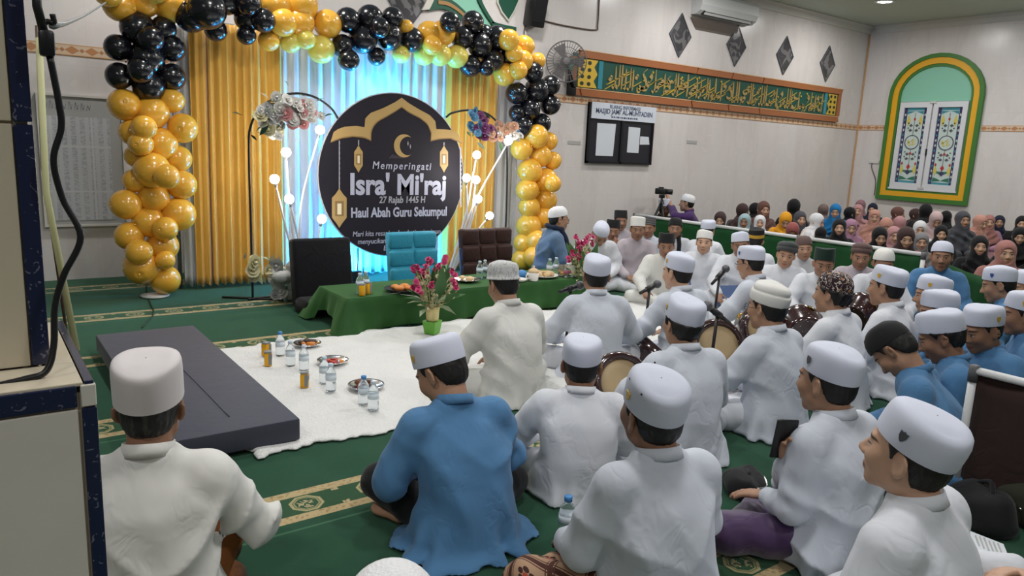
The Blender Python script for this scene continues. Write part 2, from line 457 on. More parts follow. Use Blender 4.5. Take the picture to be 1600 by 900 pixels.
def head_field(x, y, z, fem=False):
    ax = np.abs(x)
    d = s_ell(x, y + .012, z - .033, .074, .094, .083)
    d = smin(d, s_ell(x, y - .03, z + .03, .060, .060, .080), .03)
    d = smin(d, s_sph(ax - .039, y - .010, z + .060, .024 if fem else .027), .03)
    d = smin(d, s_sph(x * .8, y - .064, z + .098, .019), .028)
    d = smin(d, s_sph(ax - .036, y - .057, z + .022, .027), .025)
    d = smin(d, s_ell(x, y - .079, z - .028, .046, .013, .009), .018)
    d = smax(d, -s_ell(ax - .031, y - .104, z - .003, .019, .017, .012), .012)
    d = smin(d, s_sph(ax - .031, y - .0775, z - .002, .0135), .004)
    d = smin(d, s_cone(x, y, z, (0, .086, .012), (0, .107, -.030), .0065, .0125), .012)
    d = smin(d, s_ell(ax - .0125, y - .095, z + .034, .010, .012, .009), .008)
    d = smin(d, s_ell(x, y - .0865, z + .0625, .023, .010, .0065), .006)
    d = smin(d, s_ell(x, y - .0855, z + .0745, .019, .010, .0070), .006)
    ex = ax - .079 + .45 * (y + .012)
    e = s_ell(ex, y + .014, z + .002, .010, .020, .033)
    e = smax(e, -s_ell(ex - .010, y + .012, z - .001, .008, .012, .021), .006)
    e = smin(e, s_ell(ex, y + .006, z + .026, .008, .010, .011), .008)
    return smin(d, e, .008)

def hair_field(x, y, z, full=0.0):
    d = s_ell(x, y + .015, z - .036, .081 + full, .100 + full, .092 + full)
    d = smin(d, s_ell(x, y + .042, z + .025, .060, .055, .052), .03)
    zc = np.interp(y, [-.11, -.06, -.04, -.028, -.012, .006, .014, .03, .06, .075], [-.072, -.070, -.055, -.01, .034, .030, -.012, .036, .062, .070]).astype(np.float32)
    return smax(d, zc - z + 0 * x, .006)

CAPS = dict(
    kopiah=(.098, [(1, 0), (1.012, .12), (1.01, .42), (.99, .66), (.94, .82), (.84, .915), (.63, .97), (.32, 1.0), (.02, 1.005)]),
    haji=(.108, [(1.0, 0), (1.0, .3), (.995, .7), (.985, .86), (.95, .95), (.86, 1.0), (.5, 1.03), (.02, 1.035)]),
    songkok=(.098, [(1, 0), (.985, .45), (.955, .92), (.93, 1.0), (.80, .985), (.4, .955), (.02, .95)]),
    skull=(.100, [(1, 0), (1.0, .2), (.955, .45), (.84, .70), (.63, .885), (.35, .98), (.02, 1.0)]),
    brim=(.100, [(1.06, 0), (1.07, .05), (1.05, .10), (1.0, .13), (.995, .5), (.96, .75), (.85, .92), (.6, 1.0), (.02, 1.03)]),
    turban=(.098, [(1, 0), (1.13, .10), (1.19, .28), (1.10, .44), (1.17, .60), (1.02, .86), (.6, 1.02), (.02, 1.02)]),
    beanie=(.108, [(1, 0), (1.03, .08), (1.01, .2), (.98, .5), (.86, .76), (.62, .92), (.32, 1.0), (.02, 1.01)]),
    fold=(.100, [(1, 0), (1.03, .10), (1.05, .38), (1.02, .52), (.93, .56), (.97, .72), (.88, .90), (.6, 1.0), (.02, 1.02)]))
CAP_C, CAP_T = np.array((0, -.012, .036)), 13
def cap_point(kind, az, f, out=0.0):
    h, prof = CAPS[kind]; r = np.interp(f, [p[1] for p in prof], [p[0] for p in prof]); T = rot3(0, -CAP_T)
    n = np.array((-sin(rad(az)), cos(rad(az)), 0))
    return CAP_C + T @ (np.array((n[0] * (.0845 * r + out), n[1] * (.1045 * r + out), f * h))), T @ n
def make_cap(kind, mat, Hc, R, hs, root, seed=0, big=1.0):
    h, prof = CAPS[kind]; n = 36; rng = random.Random(seed); T = rot3(0, -CAP_T); V, C = [], []
    fine = []
    for (r0, z0), (r1, z1) in zip(prof[:-1], prof[1:]): fine += [(r0 + (r1 - r0) * t, z0 + (z1 - z0) * t) for t in (0, .5)]
    fine.append(prof[-1]); ph = rng.random() * 6
    for r, f in fine:
        for k in range(n):
            a = 2 * pi * k / n; w = 1 + (.012 * sin(3 * a + ph) + .008 * sin(5 * a + 2 * ph)) * f
            p = np.array((.0845 * r * w * cos(a), .1045 * r * w * sin(a), f * h * (1 + .05 * sin(2 * a + ph) * (r > .5)))) * big
            V.append(Hc + R @ ((CAP_C + T @ p) * hs)); C.append((cos(a), sin(a), f))
    Fc = [(i * n + k, i * n + (k + 1) % n, (i + 1) * n + (k + 1) % n, (i + 1) * n + k) for i in range(len(fine) - 1) for k in range(n)]
    o = mesh_obj('cap', np.array(V), np.array(Fc), mat, root)
    at = o.data.attributes.new('capco', 'FLOAT_VECTOR', 'POINT'); at.data.foreach_set('vector', np.array(C, np.float32).ravel())
    return o
def on_cap(kind, az, f, Hc, R, hs):      # frame on the cap's outside
    p, n = cap_point(kind, az, f, .001); q, _ = cap_point(kind, az, f + .1, .001)
    P = Hc + R @ (p * hs); nn = Vector(R @ n).normalized(); up = Vector(R @ (q - p)); up = (up - nn * up.dot(nn)).normalized(); rt = up.cross(nn)
    return Matrix(((rt.x, up.x, nn.x, P[0]), (rt.y, up.y, nn.y, P[1]), (rt.z, up.z, nn.z, P[2]), (0, 0, 0, 1)))
SHIELD = [(-.5, .5), (-.2, .44), (0, .56), (.2, .44), (.5, .5), (.46, -.05), (.25, -.42), (0, -.62), (-.25, -.42), (-.46, -.05)]
def put_badge(cap, kind, az, mat, Hc, R, hs, size=.024, f=.40):
    M4 = on_cap(kind, az, f, Hc, R, hs)
    MB().prism([(x * size, y * size * 1.1) for x, y in SHIELD], .0025, M4).build('badge', mat, cap)
    return M4

def hand(g, W, dr, nr, s, side, curl=.5, k=.006):
    """palm, four jointed fingers and a thumb; dr along the forearm, nr out of the back of the hand"""
    dr = np.array(dr, float); dr /= np.linalg.norm(dr); nr = np.array(nr, float); nr -= dr * (nr @ dr); nr /= np.linalg.norm(nr)
    lt = np.cross(dr, nr) * side           # towards the thumb
    Rm = np.stack([lt, dr, nr], 1)
    g.ell(W + dr * .048 * s, (.040 * s, .052 * s, .0155 * s), .02 * s, Rm)
    for i, L in enumerate((.072, .080, .075, .058)):
        o = W + dr * (.086 - .006 * abs(i - 1.2)) * s + lt * (.029 - .0195 * i) * s; d = dr.copy(); p = o - dr * .01 * s
        for j, f in enumerate((.46, .31, .23)):
            a = curl * (.35 + .55 * j); d2 = dr * cos(a) - nr * sin(a); q = p + d2 * L * f * s
            g.cone(p, q, (.0092 - .0008 * j) * s, (.0086 - .0008 * j) * s, k); p = q
    p = W + dr * .022 * s + lt * .030 * s
    for L, sp in ((.036, .75), (.030, .45), (.024, .25)):
        d2 = dr * cos(sp) + lt * sin(sp) - nr * .35; d2 /= np.linalg.norm(d2); q = p + d2 * L * s; g.cone(p, q, .0115 * s, .0098 * s, k); p = q
def foot(g, A, dr, s, k=.008):
    dr = np.array(dr, float); dr /= np.linalg.norm(dr); up = np.array((0, 0, 1.)); up -= dr * (up @ dr); up /= np.linalg.norm(up); lt = np.cross(dr, up)
    g.ell(A - dr * .02 * s - up * .01 * s, (.032 * s,) * 3, .03 * s)
    g.ell(A + dr * .075 * s - up * .012 * s, (.040 * s, .085 * s, .026 * s), .03 * s, np.stack([lt, dr, up], 1))
    for i in range(5):
        p = A + dr * (.135 - .010 * i) * s + lt * (.030 - .0155 * i) * s - up * .014 * s
        g.cone(p, p + dr * (.038 - .004 * i) * s, (.0125 if i == 0 else .009) * s, (.012 if i == 0 else .0085) * s, k)

ARMS = dict(lap=((.235, .05, .29), (.10, .255, .195)), knee=((.245, .11, .30), (.225, .33, .20)), cross=((.24, .07, .30), (.05, .235, .26)), chin=((.18, .24, .27), (.045, .215, .50)), wide=((.275, .07, .30), (.20, .28, .21)))
PLACED = []
def settle(px, py, zh, mind, span, lo=-99, hi=99):
    """height for a head on its line of sight so that the figure keeps clear of those already seated"""
    best = None
    for dz in (0, .015, -.015, .03, -.03, .045, -.045, .06, -.06, .075, -.075):
        if abs(dz) > span: break
        q = onz(px, py, zh + dz); gap = min([(q.xy - o).length for o in PLACED] + [9]); out = max(0, lo - q.x, q.x - hi)
        sc = min(gap, mind) - 4 * out - abs(dz) * .5
        if best is None or sc > best[0] + 1e-6: best = (sc, zh + dz, q)
    PLACED.append(best[2].xy.copy()); return best[1]
PT = {}
def person(label, px, py, zh, fa, tunic='white_cloth', legs='white_cloth', lean=.04, nod=0, hyaw=0, hroll=0, hs=1.04, w=1.0, cap='kopiah', capm='cap_white',
           capbig=1.0, badge=None, baz=50, hair='hair', skinm='skin_tan', arms=('lap', 'lap'), glasses=False, hb=.0075, ht=.011, group=None, seed=1, feet=None, lift=0.0,
           collar=True, legpose='cross', fold=1.0, hands=True, key=None, scarf=None, hairfull=0.0, spot=None, curl=(.5, .5), eyelets=False, hem=1.0, spread=0, lknee=None):
    rng = random.Random(seed)
    if spread: zh = settle(px, py, zh, .42, spread)
    lv = .605 * (1 - .38 * lean)
    R = rot3(hyaw, nod, hroll); Rn = rot3(hyaw * .5, nod * .55, hroll * .5)
    N0 = np.array((0, lean - .012, lv)); H0 = N0 + Rn @ np.array((0, .046, .110))
    s = (zh - lift) / H0[2]
    N = N0 * s; Hc = N + Rn @ np.array((0, .046, .110)) * (.35 * s + .65 * hs); s = s * (zh - lift) / Hc[2]
    N = N0 * s; Hc = N + Rn @ np.array((0, .046, .110)) * (.35 * s + .65 * hs)
    up = np.array((0, 0, lift)); N = N + up; Hc = Hc + up
    wx = max(1.0, .97 * hs / s); w = w * wx
    head = onz(px, py, zh) if spot is None else Vector((*spot, zh)); rz = rad(-fa); Rz = Matrix.Rotation(rz, 3, 'Z')
    base = head - Rz @ Vector(Hc); base.z = 0
    root = thing('person', label, 'person', base, rz, group)
    cyf = lambda z: (lean * (np.clip(z / lv, 0, 1) ** 1.6) - .035 * np.sin(pi * np.clip(z / lv, 0, 1)) - .01)
    zf = lv / .605
    lev = [(0, 0, -.02, .245 * hem * wx, .215 * hem), (.05, 0, -.02, .222 * wx, .195), (.13, 0, cyf(.13), .205 * wx, .172), (.25, 0, cyf(.25), .168 * w, .138 * w), (.38, 0, cyf(.38), .176 * w, .130 * w),
           (.46, 0, cyf(.46), .178 * w, .120 * w), (.525, 0, cyf(.525), .150 * w, .095 * w), (.575, 0, cyf(.575), .088 * wx, .072 * wx), (.615, 0, N0[1] + .004, .068 * wx, .068 * wx)]
    def L(f=1.0, z0=0.0):
        out = [(z * s * (zf if z > .2 else 1 - (1 - zf) * z / .2) + lift, 0, cy * s, rx * s * f, ry * s * f) for z, _, cy, rx, ry in lev if z >= z0]
        return ([(0, 0, 0, .24 * s, .20 * s)] + out) if lift and z0 == 0 else out
    top = (N[2] + .01)
    Ap = []
    for i, side in enumerate((-1, 1)):
        a = arms[i]; E, W = ARMS[a] if isinstance(a, str) else a[:2]
        if len(W) == 4:
            q = Rz.inverted() @ (onz(*W[1:]) - base); Wl = np.array(q)
        else: Wl = None
        sh = lambda p: np.array((p[0] * side * (w if p is E else 1), p[1] + lean * .55, p[2] * (zf if p[2] > .28 else 1))) * s + up
        Sp = np.array((side * .150 * w, cyf(.51) + .008, .512 * zf)) * s + up
        Ap.append((Sp, sh(E), sh(W) if Wl is None else Wl))
    ext = np.array([q for t in Ap for q in t]); m = .14
    lo = np.minimum(ext.min(0) - m, (-.48 * s, -.34 * s, -.03)); hi = np.maximum(ext.max(0) + m, (.48 * s, .50 * s, Hc[2] + .2))
    # ---- the body under the clothes, one surface from head to fingertips
    g = Grid(lo, hi, hb)
    g.loft([(l[0], l[1], l[2], l[3] * .62, l[4] * .62) for l in L(1, .05 if feet else .25)], .03)
    g.cone(N + np.array((0, -.01, -.05)), Hc + R @ np.array((0, -.022, -.03)) * hs, .060 * hs, .053 * hs, .03)
    bl = g.block(Hc - .2 * hs, Hc + .2 * hs, 0)
    x, y, z = bl[1] - Hc[0], bl[2] - Hc[1], bl[3] - Hc[2]
    lx, ly, lz = [(R[0, j] * x + R[1, j] * y + R[2, j] * z) / hs for j in range(3)]
    g.put(bl, head_field(lx, ly, lz) * hs, .022)
    for i, (Sp, E, W) in enumerate(Ap):
        side = (-1, 1)[i]; hsz = .55 * s + .45 * hs
        g.cone(Sp, E, .045 * s, .038 * s, .03); g.cone(E, W, .036 * s, .025 * hsz, .02)
        if hands:
            a = arms[i]; dr = W - E; dr /= np.linalg.norm(dr); nr = np.array((0, 0, 1.0)) + .3 * np.array((side, 0, 0))
            if a == 'lap' or a == 'cross': dr = dr + np.array((-side * .3, 0, -.1)); nr = np.array((0, .45, .9))
            if a == 'chin': dr = np.array((-side * .1, .1, 1.0)); nr = np.array((side * .4, .9, 0))
            if not isinstance(a, str) and len(a) > 2: dr, nr = np.array(a[2], float), np.array(a[3], float)
            hand(g, W, dr, nr, hsz, -side, curl[i])
    if feet:
        for A, K, dr in feet:
            if len(A) == 4:
                wl = lambda q: np.array(Rz.inverted() @ (onz(*q[1:]) - base)); A, dr = wl(A), wl(dr) - wl(A)
            else: A = np.array(A) * s
            K = np.array(K) * s; g.cone(K, A, .05 * s, .035 * s, .02); g.cone(K, (0, 0, .12 * s), .05 * s, .07 * s, .03); foot(g, A, dr, s)
    g.floor()
    body = g.build('body', skinm, root)
    co = np.zeros(len(body.data.vertices) * 3, np.float32); body.data.vertices.foreach_get('co', co); co = ((co.reshape(-1, 3) - Hc) @ R) / hs
    body.data.attributes.new('headco', 'FLOAT_VECTOR', 'POINT').data.foreach_set('vector', co.astype(np.float32).ravel())
    # ---- tunic
    g = Grid(lo, (hi[0], hi[1], top + .06), ht)
    g.loft(L(), .02, soft=.012)
    for i, (Sp, E, W) in enumerate(Ap):
        v = W - E; Wc = W - v / np.linalg.norm(v) * .012
        g.cone(Sp, E, .074 * s * w, .064 * s * w, .026 * s); g.cone(E, Wc, .063 * s * w, .050 * s, .02 * s)
        g.cone(Sp + np.array((-(-1, 1)[i] * .02 * s, 0, .022 * s)), N + np.array(((-1, 1)[i] * .04, -.01, -.030 * s)), .046 * s, .042 * s, .05 * s)
    ph = [rng.uniform(0, 6.3) for _ in range(8)]
    Es = [a[1] for a in Ap]; Ss = [a[0] for a in Ap]
    def pn(X, Y, Z, f, a, b):
        return .5 * (np.sin(f * X + ph[a] + 1.7 * np.sin(f * .63 * Z + ph[b])) + np.sin(f * .9 * Z + ph[b] + 1.6 * np.sin(f * .7 * Y + .5 * f * X + ph[a])))
    def folds(X, Y, Z):
        zz = (Z - lift) / (.6 * s); f = np.zeros_like(X)
        for c, a in zip(Es, (0, 1)):           # creases round the bent elbow
            r = np.sqrt((X - c[0]) ** 2 + (Y - c[1]) ** 2 + (Z - c[2]) ** 2); f += .8 * np.exp(-(r / .11) ** 2) * np.sin(r * 80 + 2.6 * np.sin(X * 17 + Z * 11 + ph[a]) + ph[a])
        body_ = np.clip((.16 * s - np.abs(X)) / (.06 * s), 0, 1); up_ = np.clip((.92 - zz) / .25, 0, 1)
        n1, n2 = pn(X, Y, Z, 7.5, 2, 3), pn(X, Y, Z, 6.0, 4, 5)
        th = (Z - .75 * np.abs(X + .05 * np.sin(ph[4]))) * 17 + 2.4 * n1      # soft pulls from the waist up to the armpits
        f += 1.3 * up_ * np.clip(.55 + n2, 0, 1) * (np.abs(np.sin(th)) ** .8 * 2 - 1.3)
        th = X * 19 + Z * 5 * np.sin(ph[6]) + 2.6 * n2                         # lengthwise drapes
        f += .8 * up_ * np.clip(.5 - n1, 0, 1) * (np.abs(np.sin(th)) ** .8 * 2 - 1.3)
        f += .5 * up_ * pn(X, Y, Z, 27, 6, 7)
        low = np.exp(-((Z) / (.10 * s)) ** 2); an = np.arctan2(Y, X)
        f += 1.5 * low * np.sin(an * 9 + 2 * np.sin(an * 4 + ph[1]))
        return f * .0088 * fold * s
    g.displace(folds); g.floor(.006)
    tun = g.build('tunic', tunic, root)
    if collar:
        ax = Vector(Hc + R @ np.array((0, -.02, -.06)) * hs - N).normalized(); q = Vector((0, 0, 1)).rotation_difference(ax).to_matrix()
        q = q @ Matrix.Rotation(rad(12), 3, 'X')
        c = Vector(N) - ax * .012 * s; r = .0645 * hs; hgt = .040 * s
        MB().lathe([(r * 1.12, 0), (r * 1.06, hgt * .5), (r * 1.02, hgt), (r * .96, hgt), (r * .96, 0)], 28, c, rot=q).build('collar', tunic, tun, True)
    # ---- legs
    g = Grid((-.53 * s, -.2 * s, -.03), (.55 * s, .68 * s, .34 * s + lift), ht * 1.2)
    if lift:
        g.loft([(0, 0, .05 * s, .2 * s, .22 * s), (lift + .1 * s, 0, 0, .17 * s, .15 * s)], .03)
    for side in (-1, 1):
        K = np.array((side * .325 * min(wx, 1.12), .215, .095)) * s; A = np.array((-side * .05, .315, .06)) * s; Hp = np.array((side * .085, .0, .10)) * s
        if legpose == 'up' and side == 1: K = np.array((.20, .27, .29)) * s; A = np.array((.17, .38, .05)) * s
        if lknee and side == -1: K = np.array(Rz.inverted() @ (onz(*lknee) - base)); A = np.array((.06, .20, .06)) * s
        g.cone(Hp, K, .098 * s, .075 * s, .05 * s); g.cone(K, A, .074 * s, .052 * s, .04 * s)
    if legs != 'black_cloth': g.ell((0, .18 * s, .05 * s), (.26 * s, .18 * s, .075 * s), .06 * s)
    g.displace(lambda X, Y, Z: .0045 * s * (np.sin((X * .6 + Y) * 26 + 2.5 * np.sin(X * 13 + ph[0])) + .7 * np.sin((X - Y) * 40 + 2 * np.sin(Z * 22 + ph[1]))))
    g.floor(.004)
    g.build('trousers' if legs == 'black_cloth' else 'sarong', legs, root)
    # ---- hair, cap and what is on it
    if hair:
        g = Grid(Hc - .16 * hs, Hc + .17 * hs, hb * .9)
        bl = g.block(g.lo, Hc + .17 * hs, 0)
        x, y, z = bl[1] - Hc[0], bl[2] - Hc[1], bl[3] - Hc[2]
        lx, ly, lz = [(R[0, j] * x + R[1, j] * y + R[2, j] * z) / hs for j in range(3)]
        f = hair_field(lx, ly, lz, hairfull)
        f = f + .0022 * np.sin(lx * 260 + 3 * np.sin(lz * 60)) * np.sin(ly * 210 + ph[2] + 2 * np.sin(lz * 45)) + hairfull * .8 * np.sin(lx * 95 + ph[3]) * np.sin(ly * 80 + lz * 60)
        f = f * hs
        if cap:
            q = [lx - CAP_C[0], ly - CAP_C[1], lz - CAP_C[2]]; ct, st = cos(rad(CAP_T)), sin(rad(CAP_T))
            f = np.maximum(f, ((-st * q[1] + ct * q[2]) - (.014 if not hairfull else .004)) * hs)
        g.d[bl[0]] = f
        g.build('hair', hair, root)
    if cap:
        c = make_cap(cap, capm, Hc, R, hs, root, seed, capbig)
        if badge: put_badge(c, cap, baz, badge, Hc, R, hs * capbig)
        if eyelets:
            for az, f in ((20, .83), (62, .80), (104, .80), (-30, .84)):
                MB().lathe([(.0022, 0), (.0035, .0006), (.0035, .0018), (.0018, .002)], 10).build('eyelet', 'eyelet', c).matrix_local = on_cap(cap, az, f, Hc, R, hs)
    T = lambda p: Vector(Hc + R @ (np.array(p) * hs))
    if glasses:
        mb = MB()
        for sd in (-1, 1):
            mb.tube([T((sd * (.033 + .024 * cos(a)), .106 - .012 * abs(cos(a)) * (cos(a) > 0), .0 + .018 * sin(a))) for a in np.linspace(0, 2 * pi, 15)[:-1]], .0016 * hs, 5, closed=True)
            mb.tube([T((sd * .057, .094, .004)), T((sd * .077, .05, .006)), T((sd * .084, -.01, .008))], .0016 * hs, 5)
        mb.tube([T((-.010, .108, .004)), T((.010, .108, .004))], .0016 * hs, 5)
        mb.build('glasses', 'glass_frame', root, True)
    if scarf:
        mb = MB(); r = .078
        ring = [Vector(N) + Vector((cos(a) * .085 * s, .004 + sin(a) * .085 * s, .028 * s - .018 * s * sin(a))) for a in np.linspace(0, 2 * pi, 25)[:-1]]
        mb.tube(ring, [.026 * s + .004 * sin(5 * i) for i in range(24)], 10, closed=True)
        for sd in (-1, 1):
            mb.tube(curve_pts([Vector(N) + Vector((sd * .06, .07, .0)) * s, Vector(N) + Vector((sd * .075, .125, -.10)) * s, Vector(N) + Vector((sd * .07, .15, -.22)) * s, Vector(N) + Vector((sd * .065, .155, -.34)) * s], 5),
                    [.030 * s] * 15 + [.034 * s], 8)
        mb.build('scarf', scarf, root, True)
    if key:
        bpy.context.view_layer.update
        PT[key] = dict(root=root, base=base, Rz=Rz, arms=Ap, s=s, Hc=Hc, R=R, hs=hs, loc=lambda p: base + Rz @ Vector(p))
    return root
# ------------------------------------------------------------------ the room
YA, XB = 8.15, 14.46
def tiled(name, axis):
    m = Mat(name, (.71, .665, .645), .22, .45)
    x, y, z = m.xyz(m.worldpos()); h = x if axis == 'x' else y
    p = m.worldpos()
    sc = (1.6, 1, .35) if axis == 'x' else (1, 1.6, .35)
    m.over(m.noise(p, 1.7, 4, .6, sc, .6).step(.42, .72) * .55, (.62, .56, .545))
    m.over(m.noise(p, 6, 3, .6, sc).step(.5, .75) * .3, (.76, .73, .71))
    fx = (h / .25).frac(); fz = (z / .40).frac()
    j = fx.lt(.012).max(fz.lt(.008)); m.over(j * .35, (.52, .47, .45))
    m.bump(1 - j, .12, .002)
    n = m.noise(p, 2.5, 2); m.link(n * .12 + .20, 'Roughness')
    M[name] = m.done()
tiled('tile_front', 'x'); tiled('tile_side', 'y')
def carpet():
    m = Mat('carpet', (.0095, .054, .029), .95, .1); m.b.inputs['Sheen Weight'].default_value = .45; m.b.inputs['Sheen Tint'].default_value = (.35, .6, .42, 1)
    p = m.worldpos(); x, y, z = m.xyz(p)
    m.over(m.noise(p, 5, 4, .6).step(.4, .7) * .5, (.006, .032, .018))
    m.over(m.noise(p, 90, 2).step(.55, .75) * .5, (.015, .065, .034))
    t = ((y - 2.69) / 1.237 + .5).frac() - .5; t = t * 1.237; at = t.abs()          # distance from the nearest prayer-row band
    m.over(at.lt(.125), (.020, .060, .026))
    edge = (at - .100).abs().lt(.026)
    dots = m.noise(p, 60, 1).step(.56, .6)
    m.over(edge, (.50, .37, .20)); m.over(edge * dots * .7, (.30, .17, .07))
    fx = (x / .29).frac() - .5; ax_ = fx.abs() * .29
    oct_ = (ax_ + at * .0).max(at).max((ax_ + at) * .72)
    m.over((oct_ - .060).abs().lt(.006), (.40, .33, .17)); m.over((oct_ - .048).abs().lt(.0035), (.30, .27, .13))
    m.over(oct_.lt(.038) * m.noise(p, 45, 1, .5, None, 1).step(.5, .56), (.42, .34, .19))
    fx2 = ((x / .29) + .5).frac() - .5; b = (fx2.abs() * .29 - .0).max((at - .066).abs() * 1.1)
    m.over(b.lt(.016) * m.noise(p, 70, 1).step(.42, .5), (.48, .36, .20))
    ln = (t + .185).abs().lt(.006); m.over(ln * .7, (.06, .16, .09))
    m.bump(m.noise(p, 420, 2), .5, .006); M['carpet'] = m.done()
carpet()
plain('ceiling_paint', (.52, .56, .47), .6); plain('cornice_paint', (.66, .64, .60), .5); plain('mint_paint', (.25, .56, .42), .5)
def border(name, axis):
    m = Mat(name, (.66, .50, .36), .35); x, y, z = m.xyz(m.worldpos()); h = x if axis == 'x' else y
    f = (h / .16).frac() - .5; zz = ((z - 2.14) / .05)
    m.over((f.abs() * 2 + zz.abs()).lt(.75), (.50, .23, .10)); m.over(((f.abs() - .5).abs() * 3 + zz.abs()).lt(.4), (.42, .20, .09)); m.over(zz.abs().gt(.82), (.55, .30, .14))
    M[name] = m.done()
border('border_front', 'x'); border('border_side', 'y'); plain('corner_strip', (.62, .36, .16), .4)

def slab(name, lo, hi, mat):
    c = [(a + b) / 2 for a, b in zip(lo, hi)]; d = [b - a for a, b in zip(lo, hi)]
    return structure(MB().box(c, d).build(name, mat))
X0, Y0 = -4.0, -4.5
slab('floor', (X0, Y0, -.12), (XB, YA, 0), 'carpet')
slab('wall_front', (X0, YA, 0), (XB + .15, YA + .15, CEIL_Z + .1), 'tile_front')
slab('wall_right', (XB, Y0, 0), (XB + .15, YA, CEIL_Z + .1), 'tile_side')
slab('ceiling', (X0, Y0, CEIL_Z), (XB, YA, CEIL_Z + .12), 'ceiling_paint')
def cornice(name, a, b, inward):
    prof = [(0, 0), (0, -.13), (.02, -.13), (.035, -.10), (.05, -.055), (.09, -.03), (.13, -.02), (.13, 0)]
    a, b, n = Vector(a), Vector(b), Vector(inward)
    V = [p + n * u + Vector((0, 0, v)) for p in (a, b) for u, v in prof]; k = len(prof)
    Fc = [(i, (i + 1) % k, k + (i + 1) % k, k + i) for i in range(k)] + [tuple(range(k - 1, -1, -1)), tuple(range(k, 2 * k))]
    structure(mesh_obj(name, V, Fc, 'cornice_paint', None, False))
cornice('trim_1', (X0, YA - .001, CEIL_Z - .001), (XB - .002, YA - .001, CEIL_Z - .001), (0, -1, 0))
cornice('trim_2', (XB - .001, Y0, CEIL_Z - .001), (XB - .001, YA - .14, CEIL_Z - .001), (-1, 0, 0))
slab('trim_3', (X0, YA - .008, 2.09), (XB - .002, YA - .0005, 2.19), 'border_front')
slab('trim_4', (XB - .008, 7.60, 2.09), (XB - .0005, YA - .01, 2.19), 'border_side')
slab('trim_5', (XB - .008, Y0, 2.09), (XB - .0005, 5.88, 2.19), 'border_side')
slab('trim_6', (XB - .025, YA - .025, 0), (XB - .0005, YA - .0085, 3.91), 'corner_strip')

# ---- recessed ceiling lamps
plain('lamp_rim', (.7, .7, .68), .4, .5, .6)
def emit(name, col, st):
    m = bpy.data.materials.new(name); m.use_nodes = True; b = m.node_tree.nodes['Principled BSDF']; b.inputs['Base Color'].default_value = (*col, 1)
    b.inputs['Emission Color'].default_value = (*col, 1); b.inputs['Emission Strength'].default_value = st; M[name] = m
emit('lamp_glow', (1, .97, .92), 14)
for i, (x, y) in enumerate(LAMPS):
    t = thing('downlight', 'round recessed ceiling downlight, lit, near the far corner' if i == len(LAMPS) - 1 else 'round recessed ceiling downlight out of the picture', 'light', (x, y, CEIL_Z), 0, 'ceiling downlights')
    MB().lathe([(.11, 0), (.16, 0), (.16, -.012), (.12, -.018), (.11, -.006)], 28).build('rim', 'lamp_rim', t, True)
    MB().lathe([(.108, -.001), (.108, -.007), (.02, -.009)], 24).build('diffuser', 'lamp_glow', t, True)
    area_light('lamp', (0, 0, -.03), (0, 0, 0), .45, LAMP_W, (1, .985, .965), t)

# ---- arched window in the right wall (flat frame: u to the right = -Y, v = Z)
WX = XB - .001
def win4(d=0.0): return Matrix(((0, 0, -1, WX - d), (-1, 0, 0, 6.735), (0, 1, 0, 0), (0, 0, 0, 1)))
def arch(hw, zb, zs, zt, n=16):
    return [(-hw, zb)] + [(-hw * cos(pi * k / n), zs + (zt - zs) * sin(pi * k / n)) for k in range(n + 1)] + [(hw, zb)]
def ring(name, A, B, h, mat, par, d=0.0):
    mb = MB(); mb.ribbon(A + [A[0]], B + [B[0]], h, win4(d)); return mb.build(name, mat, par)
plain('window_green', (.055, .19, .035), .4); plain('window_yellow', (.78, .40, .02), .4); plain('sash_white', (.68, .70, .74), .35)
win = structure(bpy.data.objects.new('window_1', None)); COL.objects.link(win)
a0, a1, a2, a3 = arch(.835, .78, 2.72, 3.47), arch(.765, .86, 2.72, 3.40), arch(.665, .95, 2.72, 3.29), arch(.62, 1.0, 2.72, 3.24)
ring('outer_frame', a0, a1, .07, 'window_green', win); ring('middle_frame', a1, a2, .05, 'window_yellow', win); ring('inner_frame', a2, a3, .035, 'window_green', win)
zt = 2.62
MB().prism([p for p in arch(.62, zt, 2.72, 3.24)], .012, win4()).build('arch_panel', 'mint_paint', win)
for nm, m, col in (('glass_clear', None, (.55, .66, .64)), ('glass_border', None, (.045, .04, .12)), ('glass_gold', None, (.66, .55, .12)), ('glass_red', None, (.45, .03, .03)), ('glass_green', None, (.03, .17, .11)), ('glass_teal', None, (.05, .26, .33)), ('glass_lead', None, (.10, .11, .13))):
    plain(nm, col, .12, .6)
